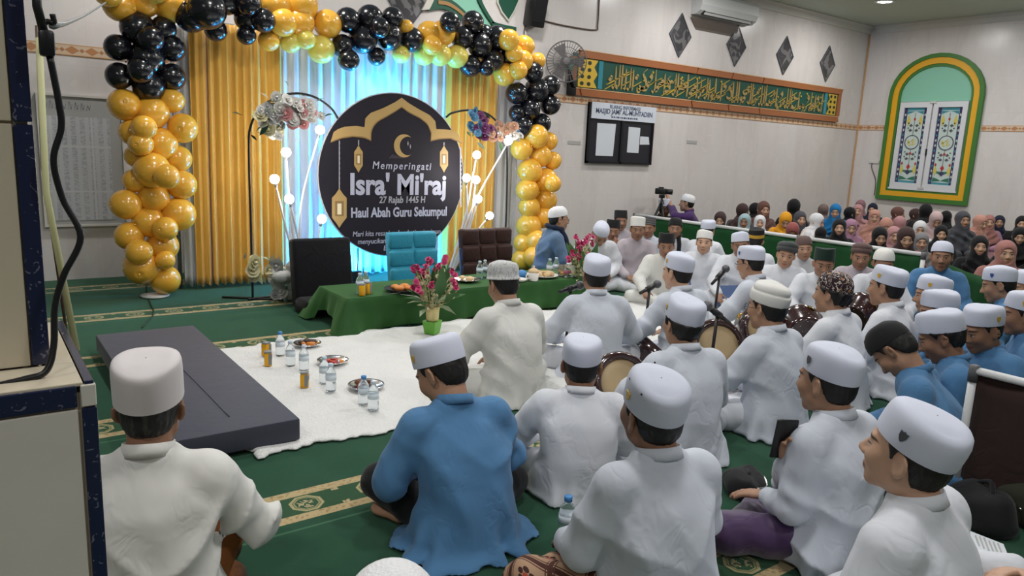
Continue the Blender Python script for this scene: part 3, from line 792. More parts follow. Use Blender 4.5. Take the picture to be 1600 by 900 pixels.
for s_ in (-1, 1):
    u0, u1 = (-.60, -.015) if s_ < 0 else (.015, .60)
    sash = mesh_obj('sash', [], [], 'sash_white', win, False); bpy.data.objects.remove(sash)
    mb = MB(); o = [(u0, 1.02), (u1, 1.02), (u1, zt - .01), (u0, zt - .01), (u0, 1.02)]
    i_ = [(u0 + .085, 1.12), (u1 - .085, 1.12), (u1 - .085, zt - .11), (u0 + .085, zt - .11), (u0 + .085, 1.12)]
    mb.ribbon(o, i_, .045, win4()); sash = mb.build('sash', 'sash_white', win)
    p0, p1, q0, q1 = u0 + .085, u1 - .085, 1.12, zt - .11; uc, qc = (p0 + p1) / 2, (q0 + q1) / 2 + .06
    MB().prism([(p0, q0), (p1, q0), (p1, q1), (p0, q1)], .012, win4()).build('pane', 'glass_clear', sash)
    def pc(poly, mat, d=.0125): MB().prism(poly, .004, win4(d)).build('glass_piece', mat, sash)
    bw = .055
    pc([(p0, q0), (p0 + bw, q0), (p0 + bw, q1), (p0, q1)], 'glass_border'); pc([(p1 - bw, q0), (p1, q0), (p1, q1), (p1 - bw, q1)], 'glass_border')
    pc([(p0 + bw, q0), (p1 - bw, q0), (p1 - bw, q0 + .04), (p0 + bw, q0 + .04)], 'glass_teal'); pc([(p0 + bw, q1 - .05), (p1 - bw, q1 - .05), (p1 - bw, q1), (p0 + bw, q1)], 'glass_teal')
    for k in range(14):
        z = q0 + .06 + k * (q1 - q0 - .1) / 14
        for u in (p0 + bw / 2, p1 - bw / 2): pc([(u - .016, z), (u, z - .028), (u + .016, z), (u, z + .028)], 'glass_clear' if k % 3 else 'glass_teal', .017)
    mb = MB(); C = [(uc + .135 * cos(a), qc + .135 * sin(a)) for a in np.linspace(0, 2 * pi, 29)]; D = [(uc + .118 * cos(a), qc + .118 * sin(a)) for a in np.linspace(0, 2 * pi, 29)]
    mb.ribbon(C, D, .006, win4(.0125)); mb.build('medallion_ring', 'glass_lead', sash)
    pc([(uc + .116 * cos(a), qc + .116 * sin(a)) for a in np.linspace(0, 2 * pi, 25)[:-1]], 'glass_clear')
    for sw in ([(-.07, .04), (-.03, -.05), (.02, -.02), (.06, .05)], [(-.05, -.03), (.01, .05), (.03, -.04), (.075, -.02)], [(-.08, -.01), (-.02, .02), (.04, .07)]):
        P3 = curve_pts([(uc + u, qc + v, 0) for u, v in sw], 5); A = [(p.x - .010, p.y - .012) for p in P3]; B = [(p.x + .010, p.y + .012) for p in P3]
        MB().ribbon(A, B, .005, win4(.0165)).build('gold_script', 'glass_gold', sash)
    def dia(u, z, w, h, mat): pc([(u - w, z), (u, z - h), (u + w, z), (u, z + h)], mat, .0128)
    for sg in (-1, 1):
        dia(uc + sg * .11, q1 - .24, .035, .11, 'glass_gold'); dia(uc + sg * .12, q0 + .25, .035, .10, 'glass_gold'); dia(uc + sg * .125, q0 + .36, .02, .035, 'glass_red')
        pc([(uc, q0 + .07), (uc + sg * .145, q0 + .05), (uc + sg * .145, q0 + .13), (uc + sg * .07, q0 + .11)], 'glass_green'); pc([(uc, q1 - .07), (uc + sg * .145, q1 - .06), (uc + sg * .145, q1 - .12), (uc + sg * .06, q1 - .085)], 'glass_teal')
        pc([(uc, q0 + .17), (uc + sg * .09, q0 + .21), (uc + sg * .10, q0 + .24), (uc + sg * .02, q0 + .24)], 'glass_green')
        for k in range(4):
            z = q0 + .45 + .085 * k if k < 2 else qc + .22 + .09 * (k - 2); dia(uc + sg * .055, z, .036, .030, 'glass_lead'); dia(uc + sg * .10, z + .04, .016, .018, 'glass_lead')
    dia(uc, q0 + .30, .035, .06, 'glass_red'); dia(uc, q0 + .55, .025, .035, 'glass_red'); dia(uc, q1 - .21, .02, .04, 'glass_red'); dia(uc, q0 + .20, .05, .05, 'glass_border')
    pc([(uc - .004, q0 + .34), (uc + .004, q0 + .34), (uc + .004, qc - .13), (uc - .004, qc - .13)], 'glass_lead'); pc([(uc - .004, qc + .13), (uc + .004, qc + .13), (uc + .004, q1 - .1), (uc - .004, q1 - .1)], 'glass_lead')
MB().prism([(-.62, .99), (.62, .99), (.62, 1.02), (-.62, 1.02)], .05, win4()).build('sill', 'sash_white', win)
MB().prism([(-.012, 1.64), (.012, 1.64), (.012, 1.76), (-.012, 1.76)], .062, win4()).build('latch', 'black_plastic', win)
for z in (1.04, 2.60): MB().prism([(-.06, z - .02), (.06, z - .02), (.05, z + .02), (-.05, z + .02)], .06, win4()).build('bolt', 'lamp_rim', win)

# ---- tiled pillar on its plinth, near left
def pillar():
    t = structure(bpy.data.objects.new('pillar', None)); COL.objects.link(t); t['kind'] = 'structure'
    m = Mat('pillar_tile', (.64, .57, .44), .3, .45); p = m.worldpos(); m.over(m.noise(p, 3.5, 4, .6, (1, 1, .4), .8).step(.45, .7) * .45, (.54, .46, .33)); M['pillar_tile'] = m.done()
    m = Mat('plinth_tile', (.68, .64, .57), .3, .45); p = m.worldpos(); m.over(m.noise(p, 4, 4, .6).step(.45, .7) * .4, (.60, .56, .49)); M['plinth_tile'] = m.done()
    m = Mat('navy_tile', (.012, .017, .055), .2, .5); p = m.worldpos(); m.over(m.noise(p, 75, 1, .5, None, 1.5).step(.66, .70) * .5, (.25, .25, .32)); M['navy_tile'] = m.done()
    plain('grout', (.36, .29, .22), .8)
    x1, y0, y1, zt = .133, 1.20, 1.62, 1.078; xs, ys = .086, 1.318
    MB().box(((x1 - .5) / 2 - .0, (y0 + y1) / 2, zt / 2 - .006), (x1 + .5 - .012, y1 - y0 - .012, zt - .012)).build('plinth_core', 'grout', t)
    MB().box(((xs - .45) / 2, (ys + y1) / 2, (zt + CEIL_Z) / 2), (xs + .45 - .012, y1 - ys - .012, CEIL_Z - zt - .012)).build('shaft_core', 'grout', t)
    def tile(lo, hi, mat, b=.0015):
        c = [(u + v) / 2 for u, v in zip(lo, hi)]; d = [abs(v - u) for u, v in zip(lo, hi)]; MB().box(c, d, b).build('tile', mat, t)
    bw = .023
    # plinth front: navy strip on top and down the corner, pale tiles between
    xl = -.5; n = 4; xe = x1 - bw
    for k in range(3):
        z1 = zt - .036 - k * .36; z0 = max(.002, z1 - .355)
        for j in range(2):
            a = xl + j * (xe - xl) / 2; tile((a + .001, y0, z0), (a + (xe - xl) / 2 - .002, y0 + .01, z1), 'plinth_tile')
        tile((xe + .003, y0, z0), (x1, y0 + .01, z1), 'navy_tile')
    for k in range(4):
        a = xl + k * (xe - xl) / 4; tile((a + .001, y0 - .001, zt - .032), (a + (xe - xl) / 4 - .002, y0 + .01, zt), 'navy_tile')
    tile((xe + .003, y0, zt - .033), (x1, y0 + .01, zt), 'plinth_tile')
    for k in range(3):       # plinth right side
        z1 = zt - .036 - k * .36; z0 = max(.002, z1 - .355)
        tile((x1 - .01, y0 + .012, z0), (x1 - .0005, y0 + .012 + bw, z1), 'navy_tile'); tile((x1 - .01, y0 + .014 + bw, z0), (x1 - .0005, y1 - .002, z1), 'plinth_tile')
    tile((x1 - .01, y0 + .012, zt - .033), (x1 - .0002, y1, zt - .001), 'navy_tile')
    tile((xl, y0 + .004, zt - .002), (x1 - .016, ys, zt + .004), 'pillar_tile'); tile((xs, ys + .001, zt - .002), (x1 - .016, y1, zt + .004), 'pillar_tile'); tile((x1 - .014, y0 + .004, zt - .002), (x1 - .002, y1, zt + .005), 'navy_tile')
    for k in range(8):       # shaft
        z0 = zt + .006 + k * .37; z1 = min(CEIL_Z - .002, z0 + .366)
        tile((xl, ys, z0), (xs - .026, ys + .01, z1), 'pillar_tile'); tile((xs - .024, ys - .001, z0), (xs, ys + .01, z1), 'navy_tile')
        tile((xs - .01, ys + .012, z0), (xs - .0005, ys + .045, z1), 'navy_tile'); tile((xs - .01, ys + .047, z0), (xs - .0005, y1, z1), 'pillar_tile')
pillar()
WH = 'men seated in white shirts and caps'; BL = 'men seated in blue tunics and white caps'; BO = 'boys and men seated by the green barrier'
near = dict(hb=.007, ht=.0095, hs=1.04)
mid = dict(hb=.009, ht=.0122, hs=1.03)
far = dict(hb=.0112, ht=.0142, hs=.93, spread=.05)
P = person
# the nearest row, seen from behind
P('man in white shirt and tall rosy white cap seated beside the tiled pillar', 235, 638, 0.67, 20, 'cream_cloth', 'sarong_rust', lean=.03, nod=4, cap='haji', capm='cap_rose', capbig=1.04, hair='hair_grey', skinm='skin_brown', arms=('knee', 'wide'), w=1.03, group=WH, seed=3, legpose='up', key='F1', **near)
P('man in blue tunic and black trousers bowing his head, bare foot showing', 690, 583, .60, 4, 'blue_cloth', 'black_cloth', lean=.12, nod=34, hyaw=-26, lknee=(590, 752, .115), badge='gold_badge', baz=62, arms=('lap', 'lap'), w=1.03, group=BL, seed=5, feet=[(('w', 622, 800, .045), (.02, .22, .09), ('w', 566, 782, .030))], key='F2', hem=1.25, fold=1.2, **near)
P('boy in short white tunic and white cap seen from behind, both ears showing', 908, 572, 0.545, 38, 'white_cloth', 'white_cloth', lean=.03, nod=6, arms=('wide', 'lap'), skinm='skin_brown', group=WH, seed=7, key='F3', **{**near, 'hs': .98})
P('man in white shirt and brown batik sarong, round cap with gold badge and eyelets', 1018, 648, 0.66, 10, 'pale_cloth', 'sarong_batik', lean=.03, nod=-6, hroll=-6, badge='gold_badge', baz=78, skinm='skin_brown', arms=(((.215, .06, .27), (.17, .27, .17)), 'lap'), group=WH, seed=11, key='F4', eyelets=True, hem=.95, **{**near, 'hs': 1.06})
P('man in pale shirt and purple sarong holding up a black phone', 1292, 598, 0.655, 2, 'pale_cloth', 'purple_cloth', lean=.04, nod=2, badge='grey_badge', baz=62, arms=(((.185, .0, .25), ('w', 1198, 774, .205), (-.35, .9, -.15), (0, .2, 1)), ((.10, .24, .19), ('w', 1233, 728, .37), (-.05, .1, 1), (.5, .8, 0))), group=WH, seed=13, key='F5', hem=.9, curl=(.5, 1.1), **near)
P('large man in white shirt looking up, cap with grey shield, nearest on the right', 1418, 712, 0.675, -6, 'white_cloth', 'white_cloth', lean=.02, nod=-9, hroll=-2, badge='grey_badge', baz=78, skinm='skin_light', arms=(((.215, .03, .26), (.07, .17, .16)), ((.25, .12, .26), ('w', 1590, 893, .27), (-.9, .35, .15), (.3, .3, .8))), w=1.08, group=WH, seed=17, key='F6', **{**near, 'hs': 1.066})
P('man at the bottom edge of whom only a white knitted cap shows', 612, 1022, .66, 25, 'white_cloth', 'white_cloth', cap='skull', capm='cap_knit', group=WH, seed=19, **{**mid, 'hs': 1.03})
# the singers and drummers
P('man in off-white robe and grey embroidered cap facing the low table', 786, 446, 0.65, 2, 'cream_cloth', 'cream_cloth', lean=.07, nod=20, cap='brim', capm='cap_embroidered', arms=('wide', 'lap'), w=1.03, group=WH, seed=23, key='M1', **mid)
P('man in white shirt seen squarely from behind at the microphone by the vase', 931, 432, 0.65, 30, 'pale_cloth', 'white_cloth', lean=.03, nod=3, badge='gold_badge', baz=75, arms=('wide', 'wide'), group=WH, seed=29, key='M2', hair='hair', **mid)
P('stout man in white shirt turned left, singing into the middle microphone', 1058, 427, 0.65, 2, 'pale_cloth', 'pale_cloth', lean=.06, nod=4, hyaw=-6, badge='gold_badge', baz=62, arms=('knee', 'wide'), skinm='skin_light', w=1.03, group=WH, seed=31, key='M3', **mid)
P('drummer in white shirt with full black hair beneath a gold badged cap', 1066, 507, 0.645, 16, 'pale_cloth', 'white_cloth', lean=.03, badge='gold_badge', baz=66, hairfull=.007, arms=('knee', 'lap'), group=WH, seed=37, key='M4', **{**mid, 'hs': 1.03})
P('man in white shirt with blue badged cap looking down at the far microphone', 1172, 412, 0.645, -8, 'pale_cloth', 'white_cloth', lean=.08, nod=14, badge='blue_badge', baz=55, arms=('knee', 'knee'), glasses=True, group=WH, seed=41, key='M5', **mid)
P('man with glasses in white shirt and plain folded white cap', 1198, 482, 0.66, 0, 'pale_cloth', 'white_cloth', lean=.04, nod=4, cap='fold', capm='cap_ivory', glasses=True, arms=('knee', 'lap'), hairfull=.004, group=WH, seed=43, key='M6', **{**mid, 'hs': 1.03})
P('man in white shirt wearing a dark maroon patterned cap over long hair', 1300, 460, 0.665, -6, 'white_cloth', 'white_cloth', lean=.04, nod=2, cap='skull', capm='cap_batik', hairfull=.011, arms=('knee', 'knee'), group=WH, seed=47, key='M7', **{**mid, 'hs': 1.03})
P('man in white shirt and gold badged cap behind the long-haired man', 1384, 450, 0.67, -6, 'white_cloth', 'white_cloth', lean=.03, nod=3, badge='gold_badge', baz=70, arms=('lap', 'lap'), group=WH, seed=53, key='M8', **{**mid, 'hs': 1.03})
P('man in blue tunic bowing low with only black cap and hair showing', 1398, 548, 0.585, -22, 'blue_cloth', 'blue_cloth', lean=.19, nod=60, hyaw=14, cap='skull', capm='cap_black', group=BL, seed=59, w=1.03, **mid)
P('man in blue tunic with spiky fringe under a white cap set far back', 1470, 528, 0.6, -26, 'blue_cloth', 'sarong_tiger', lean=.09, nod=26, hairfull=.008, capbig=1.03, skinm='skin_brown', group=BL, seed=61, **{**mid, 'hs': 1.03})
P('young man in blue tunic looking down, gold badge on the side of his cap', 1534, 516, 0.585, -62, 'blue_cloth', 'blue_cloth', lean=.06, nod=18, badge='gold_badge', baz=98, skinm='skin_brown', group=BL, seed=67, **{**mid, 'hs': 1.03})
P('man in blue tunic cut off by the right edge, gold badge on his cap', 1597, 493, 0.62, -30, 'blue_cloth', 'blue_cloth', lean=.05, nod=6, badge='gold_badge', baz=75, skinm='skin_brown', group=BL, seed=71, **mid)
P('boy in blue tunic with dark badge on cap, in front of the dusty pink hijab', 1560, 446, 0.63, -22, 'blue_cloth', 'blue_cloth', lean=.05, nod=16, badge='blue_badge', baz=62, group=BL, seed=73, **{**mid, 'hs': 1.03})
P('boy in blue tunic peeping out with gold badged cap below the frontal man', 1456, 462, 0.585, -28, 'blue_cloth', 'blue_cloth', lean=.06, nod=8, badge='gold_badge', baz=70, group=BL, seed=79, **mid)
P('boy in blue tunic whose cap shows just above the spiky haired man', 1466, 488, 0.56, -30, 'blue_cloth', 'blue_cloth', lean=.06, nod=14, group=BL, seed=83, **mid)
P('man in blue tunic facing the camera with his back to the barrier', 1471, 402, 0.68, -116, 'blue_cloth', 'blue_cloth', lean=.03, nod=0, cap='skull', capm='cap_white', skinm='skin_brown', arms=('lap', 'lap'), group=BL, seed=89, **{**mid, 'hs': 1.03})
P('boy at the right edge of whom a sliver of white cap shows', 1604, 452, .58, -40, 'blue_cloth', 'blue_cloth', lean=.05, nod=6, group=BL, seed=97, **mid)
# boys and men along the barrier and by the balloons
P('man with glasses in denim blue jacket and navy scarf beside the balloons', 873, 343, 0.7, 112, 'denim_cloth', 'denim_cloth', lean=.02, nod=2, cap='skull', capm='cap_knit', glasses=True, scarf='navy_cloth', arms=('lap', 'lap'), w=1.03, skinm='skin_tan', group=BO, seed=101, key='B1', **{**far, 'hs': 1.05, 'hb': .0105})
P('man in white bowing over his lap next to the man in denim', 938, 366, .60, 205, 'white_cloth', 'white_cloth', lean=.16, nod=46, cap='skull', capm='cap_white', w=1.08, group=BO, seed=103, **{**far, 'hs': 1.00})
P('boy in black cap leaning his cheek on his hand beside the bowing man', 958, 361, .58, 222, 'lilac_cloth', 'white_cloth', lean=.05, nod=6, cap='songkok', capm='cap_black', skinm='skin_brown', arms=('chin', 'lap'), group=BO, seed=107, **far)
P('taller boy in black cap rearmost among the white-clad boys', 970, 346, .655, 212, 'lilac_cloth', 'white_cloth', lean=.02, cap='songkok', capm='cap_black', skinm='skin_brown', group=BO, seed=109, **far)
P('boy in ivory cap and pinkish white shirt with dark placket', 996, 359, .60, 220, 'lilac_cloth', 'white_cloth', lean=.03, nod=4, cap='haji', capm='cap_ivory', skinm='skin_brown', arms=('lap', 'lap'), group=BO, seed=113, **far)
P('boy in dark striped cap half hidden behind the ivory-capped boy', 1013, 357, .60, 235, 'pale_cloth', 'white_cloth', lean=.02, cap='songkok', capm='cap_striped', skinm='skin_brown', group=BO, seed=127, **far)
P('boy in black cap and white robe with one hand at his mouth', 1041, 385, .575, 225, 'cream_cloth', 'cream_cloth', lean=.08, nod=8, cap='songkok', capm='cap_black', skinm='skin_brown', arms=('chin', 'knee'), w=1.05, group=BO, seed=131, key='B7', **{**far, 'hs': 0.94})
P('boy in black beanie with a dark striped scarf', 1055, 358, .62, 228, 'white_cloth', 'white_cloth', lean=.02, cap='beanie', capm='cap_black', scarf='black_cloth', skinm='skin_brown', group=BO, seed=137, **far)
P('small boy in white cap and V-necked white shirt', 1100, 380, .575, 234, 'white_cloth', 'white_cloth', lean=.02, nod=-4, cap='kopiah', capm='cap_ivory', skinm='skin_light', arms=('knee', 'knee'), group=BO, seed=139, **{**far, 'hs': 0.96})
P('person in white with white cap sitting behind the V-necked boy', 1106, 361, .62, 70, 'white_cloth', 'white_cloth', lean=.05, nod=10, cap='kopiah', group=BO, seed=149, **far)
P('smiling boy in bluish white cap and white robe', 1157, 384, .60, 228, 'white_cloth', 'white_cloth', lean=.06, nod=4, hroll=8, cap='kopiah', skinm='skin_brown', arms=('knee', 'knee'), group=BO, seed=151, **{**far, 'hs': 0.98})
P('boy in black cap with gold band behind the smiling boy', 1181, 377, .62, 60, 'white_cloth', 'white_cloth', lean=.04, nod=6, cap='songkok', capm='cap_gold_band', group=BO, seed=157, **far)
P('boy in loose grey turban and white shirt', 1228, 400, .585, 236, 'white_cloth', 'white_cloth', lean=.03, nod=2, hroll=-6, cap='turban', capm='cap_slate', skinm='skin_tan', group=BO, seed=163, **{**far, 'hs': 0.96})
P('boy in grey-brown cap and grey shirt behind the turbaned boy', 1256, 389, .64, 228, 'dove_cloth', 'dove_cloth', lean=.02, hroll=6, cap='skull', capm='cap_brown', group=BO, seed=167, **far)
P('boy in flat dark green cap and white shirt, hand resting on his knee', 1287, 413, .58, 232, 'white_cloth', 'white_cloth', lean=.05, nod=10, cap='songkok', capm='cap_bottle', arms=('knee', 'knee'), skinm='skin_brown', group=BO, seed=173, **{**far, 'hs': 1.02})
P('boy in knotted brown cap and pale shirt behind the patterned cap man', 1345, 402, .60, 238, 'lilac_cloth', 'white_cloth', lean=.02, nod=6, cap='turban', capm='cap_brown', capbig=.93, skinm='skin_brown', group=BO, seed=179, **{**far, 'hs': 0.99})
P('person in white skullcap and white robe half hidden by a gold badged cap', 1380, 413, .58, 230, 'white_cloth', 'white_cloth', lean=.06, nod=10, cap='skull', capm='cap_ivory', skinm='skin_brown', arms=('knee', 'knee'), group=BO, seed=181, **{**far, 'hs': 0.99})
# beyond the barrier
P('photographer in purple shirt and white cap reaching up to the camera', 1073, 318, .745, -40, 'violet_cloth', 'black_cloth', lean=.03, nod=0, hyaw=10, cap='skull', capm='cap_knit', lift=.06, arms=(((.19, .20, .52), ('w', 1043, 307, .80), (-.35, .55, .8), (0, -.6, .8)), 'lap'), group=BO, seed=191, key='photo', **{**far, 'hs': 1.02})
P('dark-clad man in white cap behind the tripod', 1038, 327, .63, 205, 'black_cloth', 'black_cloth', lean=.03, nod=4, cap='haji', capm='cap_white', skinm='skin_dark', group=BO, seed=193, **{**far, 'hs': 1.03})

# ------------------------------------------------------------------ women in head scarves
WG = 'women and girls in head scarves behind the barrier'
def woman_template(lean, nod, cape, drape, seed, h=.0085):
    """body, hijab and dress of one seated woman; head centre at z .60"""
    rng = random.Random(seed); R = rot3(0, nod, 0); N = np.array((0, lean, .475)); Hc = N + rot3(0, nod * .5) @ np.array((0, .038, .125)); hs = .97
    g = Grid((-.3, -.25, .2), (.3, .3, .82), h)
    g.loft([(.24, 0, -.02, .11, .08), (.42, 0, lean * .7, .12, .07), (.47, 0, lean, .05, .05)], .02)
    g.cone(N - np.array((0, 0, .04)), Hc + R @ np.array((0, -.02, -.03)), .05, .048, .03)
    bl = g.block(Hc - .2, Hc + .2, 0); x, y, z = bl[1] - Hc[0], bl[2] - Hc[1], bl[3] - Hc[2]
    l = [(R[0, j] * x + R[1, j] * y + R[2, j] * z) / hs for j in range(3)]
    g.put(bl, head_field(*l, True) * hs, .02); body = g.mesh()
    co = ((body[0] - Hc) @ R) / hs
    g = Grid((-.36, -.34, .10), (.36, .36, .84), h * 1.1)
    bl = g.block(g.lo, (.36, .36, .84), 0); x, y, z = bl[1] - Hc[0], bl[2] - Hc[1], bl[3] - Hc[2]
    l = [(R[0, j] * x + R[1, j] * y + R[2, j] * z) / hs for j in range(3)]
    d = s_ell(l[0], l[1] + .012, l[2] - .032, .091, .109, .104)
    d = smin(d, s_cone(*l, (0, .022, -.07), (0, -.005, -.15), .082, .105), .05)
    X, Y, Z = bl[1], bl[2], bl[3]
    zz = np.clip((N[2] + .01 - Z) / cape, 0, 1.2)
    q = np.sqrt((X / (.085 + .155 * np.sqrt(zz))) ** 2 + ((Y - lean * .8) / (.09 + .075 * np.sqrt(zz))) ** 2)
    c = smax((q - 1) * .10, np.broadcast_to(np.maximum(Z - N[2] - .03, N[2] - cape - Z + .03 * np.sin(np.arctan2(Y, X) * 3 + seed)), q.shape), .02)
    d = smin(d * hs, c, .05)
    d = smax(d, -s_ell(l[0], l[1] - .115, l[2] + .012, .055, .080, .078), .008)
    an = np.arctan2(X, Y)
    d = d + drape * (.004 * np.sin(an * 8 + 18 * Z + seed) + .005 * np.sin(X * 36 + 5 * np.sin(Z * 14 + seed))) * np.clip((Hc[2] - .06 - Z) / .1, 0, 1)
    d = np.maximum(d, -(s_ell(l[0], l[1] - .008, l[2] + .004, .068, .088, .098)) * hs)      # hollow, so the face shows inside
    g.d[bl[0]] = d; hij = g.mesh()
    g = Grid((-.42, -.32, -.03), (.42, .48, .50), .016)
    g.loft([(0, 0, -.01, .23, .21), (.12, 0, -.02, .20, .18), (.25, 0, lean * .3 - .02, .165, .13), (.38, 0, lean * .7 - .01, .175, .115), (.45, 0, lean * .9, .11, .08)], .02)
    for sd in (-1, 1):
        g.cone((sd * .08, 0, .09), (sd * .27, .18, .08), .09, .07, .05); g.cone((sd * .27, .18, .08), (-sd * .04, .26, .05), .07, .05, .05)
        g.cone((sd * .14, lean * .8, .41), (sd * .22, .06, .24), .066, .056, .04); g.cone((sd * .22, .06, .24), (sd * .06, .21, .18), .055, .044, .03)
    g.ell((0, .15, .05), (.22, .16, .07), .05); g.floor(.004); dr = g.mesh()
    return dict(body=body, co=co, hij=hij, dress=dr, Hc=Hc)
WT = [woman_template(.02, 2, .24, 1.0, 1), woman_template(.05, 10, .20, 1.4, 2), woman_template(.10, 30, .24, 1.2, 3), woman_template(.03, -3, .30, 1.8, 4)]
for t in WT:
    t['me'] = {}
    for part in ('body', 'hij', 'dress'):
        o = mesh_obj(part, *t[part], 'hijab_black'); t['me'][part] = o.data; bpy.data.objects.remove(o)
    t['me']['body'].attributes.new('headco', 'FLOAT_VECTOR', 'POINT').data.foreach_set('vector', t['co'].astype(np.float32).ravel())
def woman(label, px, py, fa, hij, tpl=0, dress=None, zh=.60, sc=1.0, sk='skin_light'):
    zh = settle(px, py, zh, .40, .08, 8.45, 13.9)
    t = WT[tpl]; k = zh / t['Hc'][2] * sc; head = onz(px, py, t['Hc'][2] * k); rz = rad(-fa)
    b = head - Matrix.Rotation(rz, 3, 'Z') @ Vector(t['Hc'] * k); b.z = 0
    root = thing('person', label, 'person', b, rz, WG)
    for part, nm, m in (('body', 'body', sk), ('hij', 'hijab', hij), ('dress', 'dress', dress or hij)):
        o = bpy.data.objects.new(nm, t['me'][part]); COL.objects.link(o); o.parent = root; o.scale = (k, k, k)
        o.material_slots[0].link = 'OBJECT'; o.material_slots[0].material = M[m]
W = woman
W('girl in dark brown hijab, hand near mouth, nearest the purple photographer', 1125, 344, 238, 'hijab_darkbrown', 1, 'hijab_teal', .58)
W('woman in black-brown hijab and grey dress behind the pale teal hijab', 1160, 331, 80, 'hijab_darkbrown', 0, 'hijab_slate', .62)
W('woman in pale teal hijab at the barrier', 1163, 348, 240, 'hijab_teal', 3, None, .58, sk='skin_brown')
W('woman in black hijab glimpsed behind the brown hijab against the wall', 1180, 329, 100, 'hijab_black', 0, None, .60)
W('woman in mid-brown hijab above the white hijab at the barrier', 1193, 328, 212, 'hijab_brown', 0, None, .62)
W('woman in white hijab facing out, leftmost of the white hijabs', 1187, 349, 232, 'hijab_white', 3, None, .58)
W('woman in large black hijab turned away, tallest against the wall on the left', 1240, 325, 60, 'hijab_black', 3, None, .66, 1.05)
W('woman in bright yellow hijab with bowed head', 1227, 345, 228, 'hijab_yellow', 2, None, .60)
W('woman in dusty red hijab bowing at the barrier', 1238, 362, 236, 'hijab_rose', 2, None, .56, sk='skin_brown')
W('woman in grey hijab half hidden behind the red and yellow hijabs', 1250, 343, 215, 'hijab_slate', 0, None, .60)
W('woman in white hijab looking right beside the blue hijab', 1276, 347, 165, 'hijab_white', 1, None, .59)
W('woman in taupe hijab with her back turned by the room corner', 1286, 330, 60, 'hijab_taupe', 0, None, .60)
W('girl in bright blue hijab by the room corner', 1305, 331, 240, 'hijab_blue', 1, None, .60)
W('woman in black hijab with her back to the barrier', 1282, 368, 60, 'hijab_black', 2, None, .57)
W('woman in black hijab with round pale face below the blue hijab', 1311, 357, 236, 'hijab_black', 3, None, .59, 1.04)
W('woman in black hijab in profile right of the blue hijab', 1328, 335, 110, 'hijab_black', 0, None, .60)
W('woman in long pink hijab right of the room corner', 1340, 331, 244, 'hijab_pink', 3, None, .61)
W('woman in mauve hijab mostly hidden behind the long pink hijab', 1344, 323, 250, 'hijab_mauve', 0, None, .61)
W('girl in orchid pink hijab between two black hijabs', 1329, 356, 228, 'hijab_orchid', 1, None, .58)
W('woman in navy hijab mostly hidden left below the window', 1363, 328, 250, 'hijab_navy', 0, None, .60)
W('woman in blush beige hijab just left below the window', 1366, 340, 238, 'hijab_peach', 0, 'hijab_pink', .60)
W('woman in chestnut hijab in profile below the window', 1403, 335, 160, 'hijab_brown', 0, 'hijab_dusty', .61, sk='skin_tan')
W('woman in pale peach hijab bowing behind the black hijab', 1384, 354, 235, 'hijab_peach', 2, None, .58)
W('woman in dull pink hijab turned away below the chestnut hijab', 1405, 351, 60, 'hijab_pink', 1, None, .58)
W('woman in rosy pink hijab right of a black hijab at the rail', 1396, 369, 226, 'hijab_pink', 0, None, .57)
W('girl in black hijab with cheek turned left at the rail', 1374, 371, 226, 'hijab_black', 1, None, .57)
W('girl with dark scarf pushed back between pink and grey hijabs', 1415, 373, 232, 'hijab_darkbrown', 1, 'hijab_rose', .57)
W('woman in white hijab behind the light grey hijab', 1437, 359, 238, 'hijab_white', 1, None, .58)
W('girl in light grey hijab facing out over the rail end', 1439, 379, 236, 'hijab_grey', 0, None, .575)
W('woman in dark brown hijab in profile below the window, left of a black hijab', 1431, 337, 165, 'hijab_darkbrown', 0, None, .60)
W('woman in black hijab with back turned below the window middle', 1446, 332, 70, 'hijab_black', 0, None, .61)
W('woman in blush patterned hijab bowing below the window', 1462, 344, 230, 'hijab_blush', 2, None, .62)
W('woman in long black hijab leaning right of the blush hijab', 1478, 341, 80, 'hijab_black', 3, None, .60)
W('woman in black hijab looking over the cap of the frontal man in blue', 1470, 366, 236, 'hijab_black', 0, None, .57)
W('older woman in long slate grey hijab sitting tall', 1504, 345, 222, 'hijab_slate', 3, None, .64, 1.04, 'skin_tan')
W('woman in peach hijab turned left by the tall grey hijab', 1531, 349, 200, 'hijab_peach', 1, 'hijab_mauve', .61)
W('woman in pink hijab close behind the peach hijab', 1545, 348, 238, 'hijab_dusty', 0, 'hijab_orchid', .61)
W('woman in navy hijab on the far right by the wall', 1561, 348, 244, 'hijab_navy', 3, None, .61, sk='skin_tan')
W('woman in black hijab at the right edge by the wall', 1596, 350, 246, 'hijab_black', 0, None, .61)
W('woman in black hijab at the right edge, chin above the dusty pink one', 1593, 370, 244, 'hijab_black', 1, None, .59)
W('woman in black hijab just left of the dusty pink hijab', 1530, 386, 238, 'hijab_black', 3, None, .60)
W('woman in large dusty pink hijab nearest on the right', 1571, 397, 236, 'hijab_dusty', 3, None, .62, 1.05)
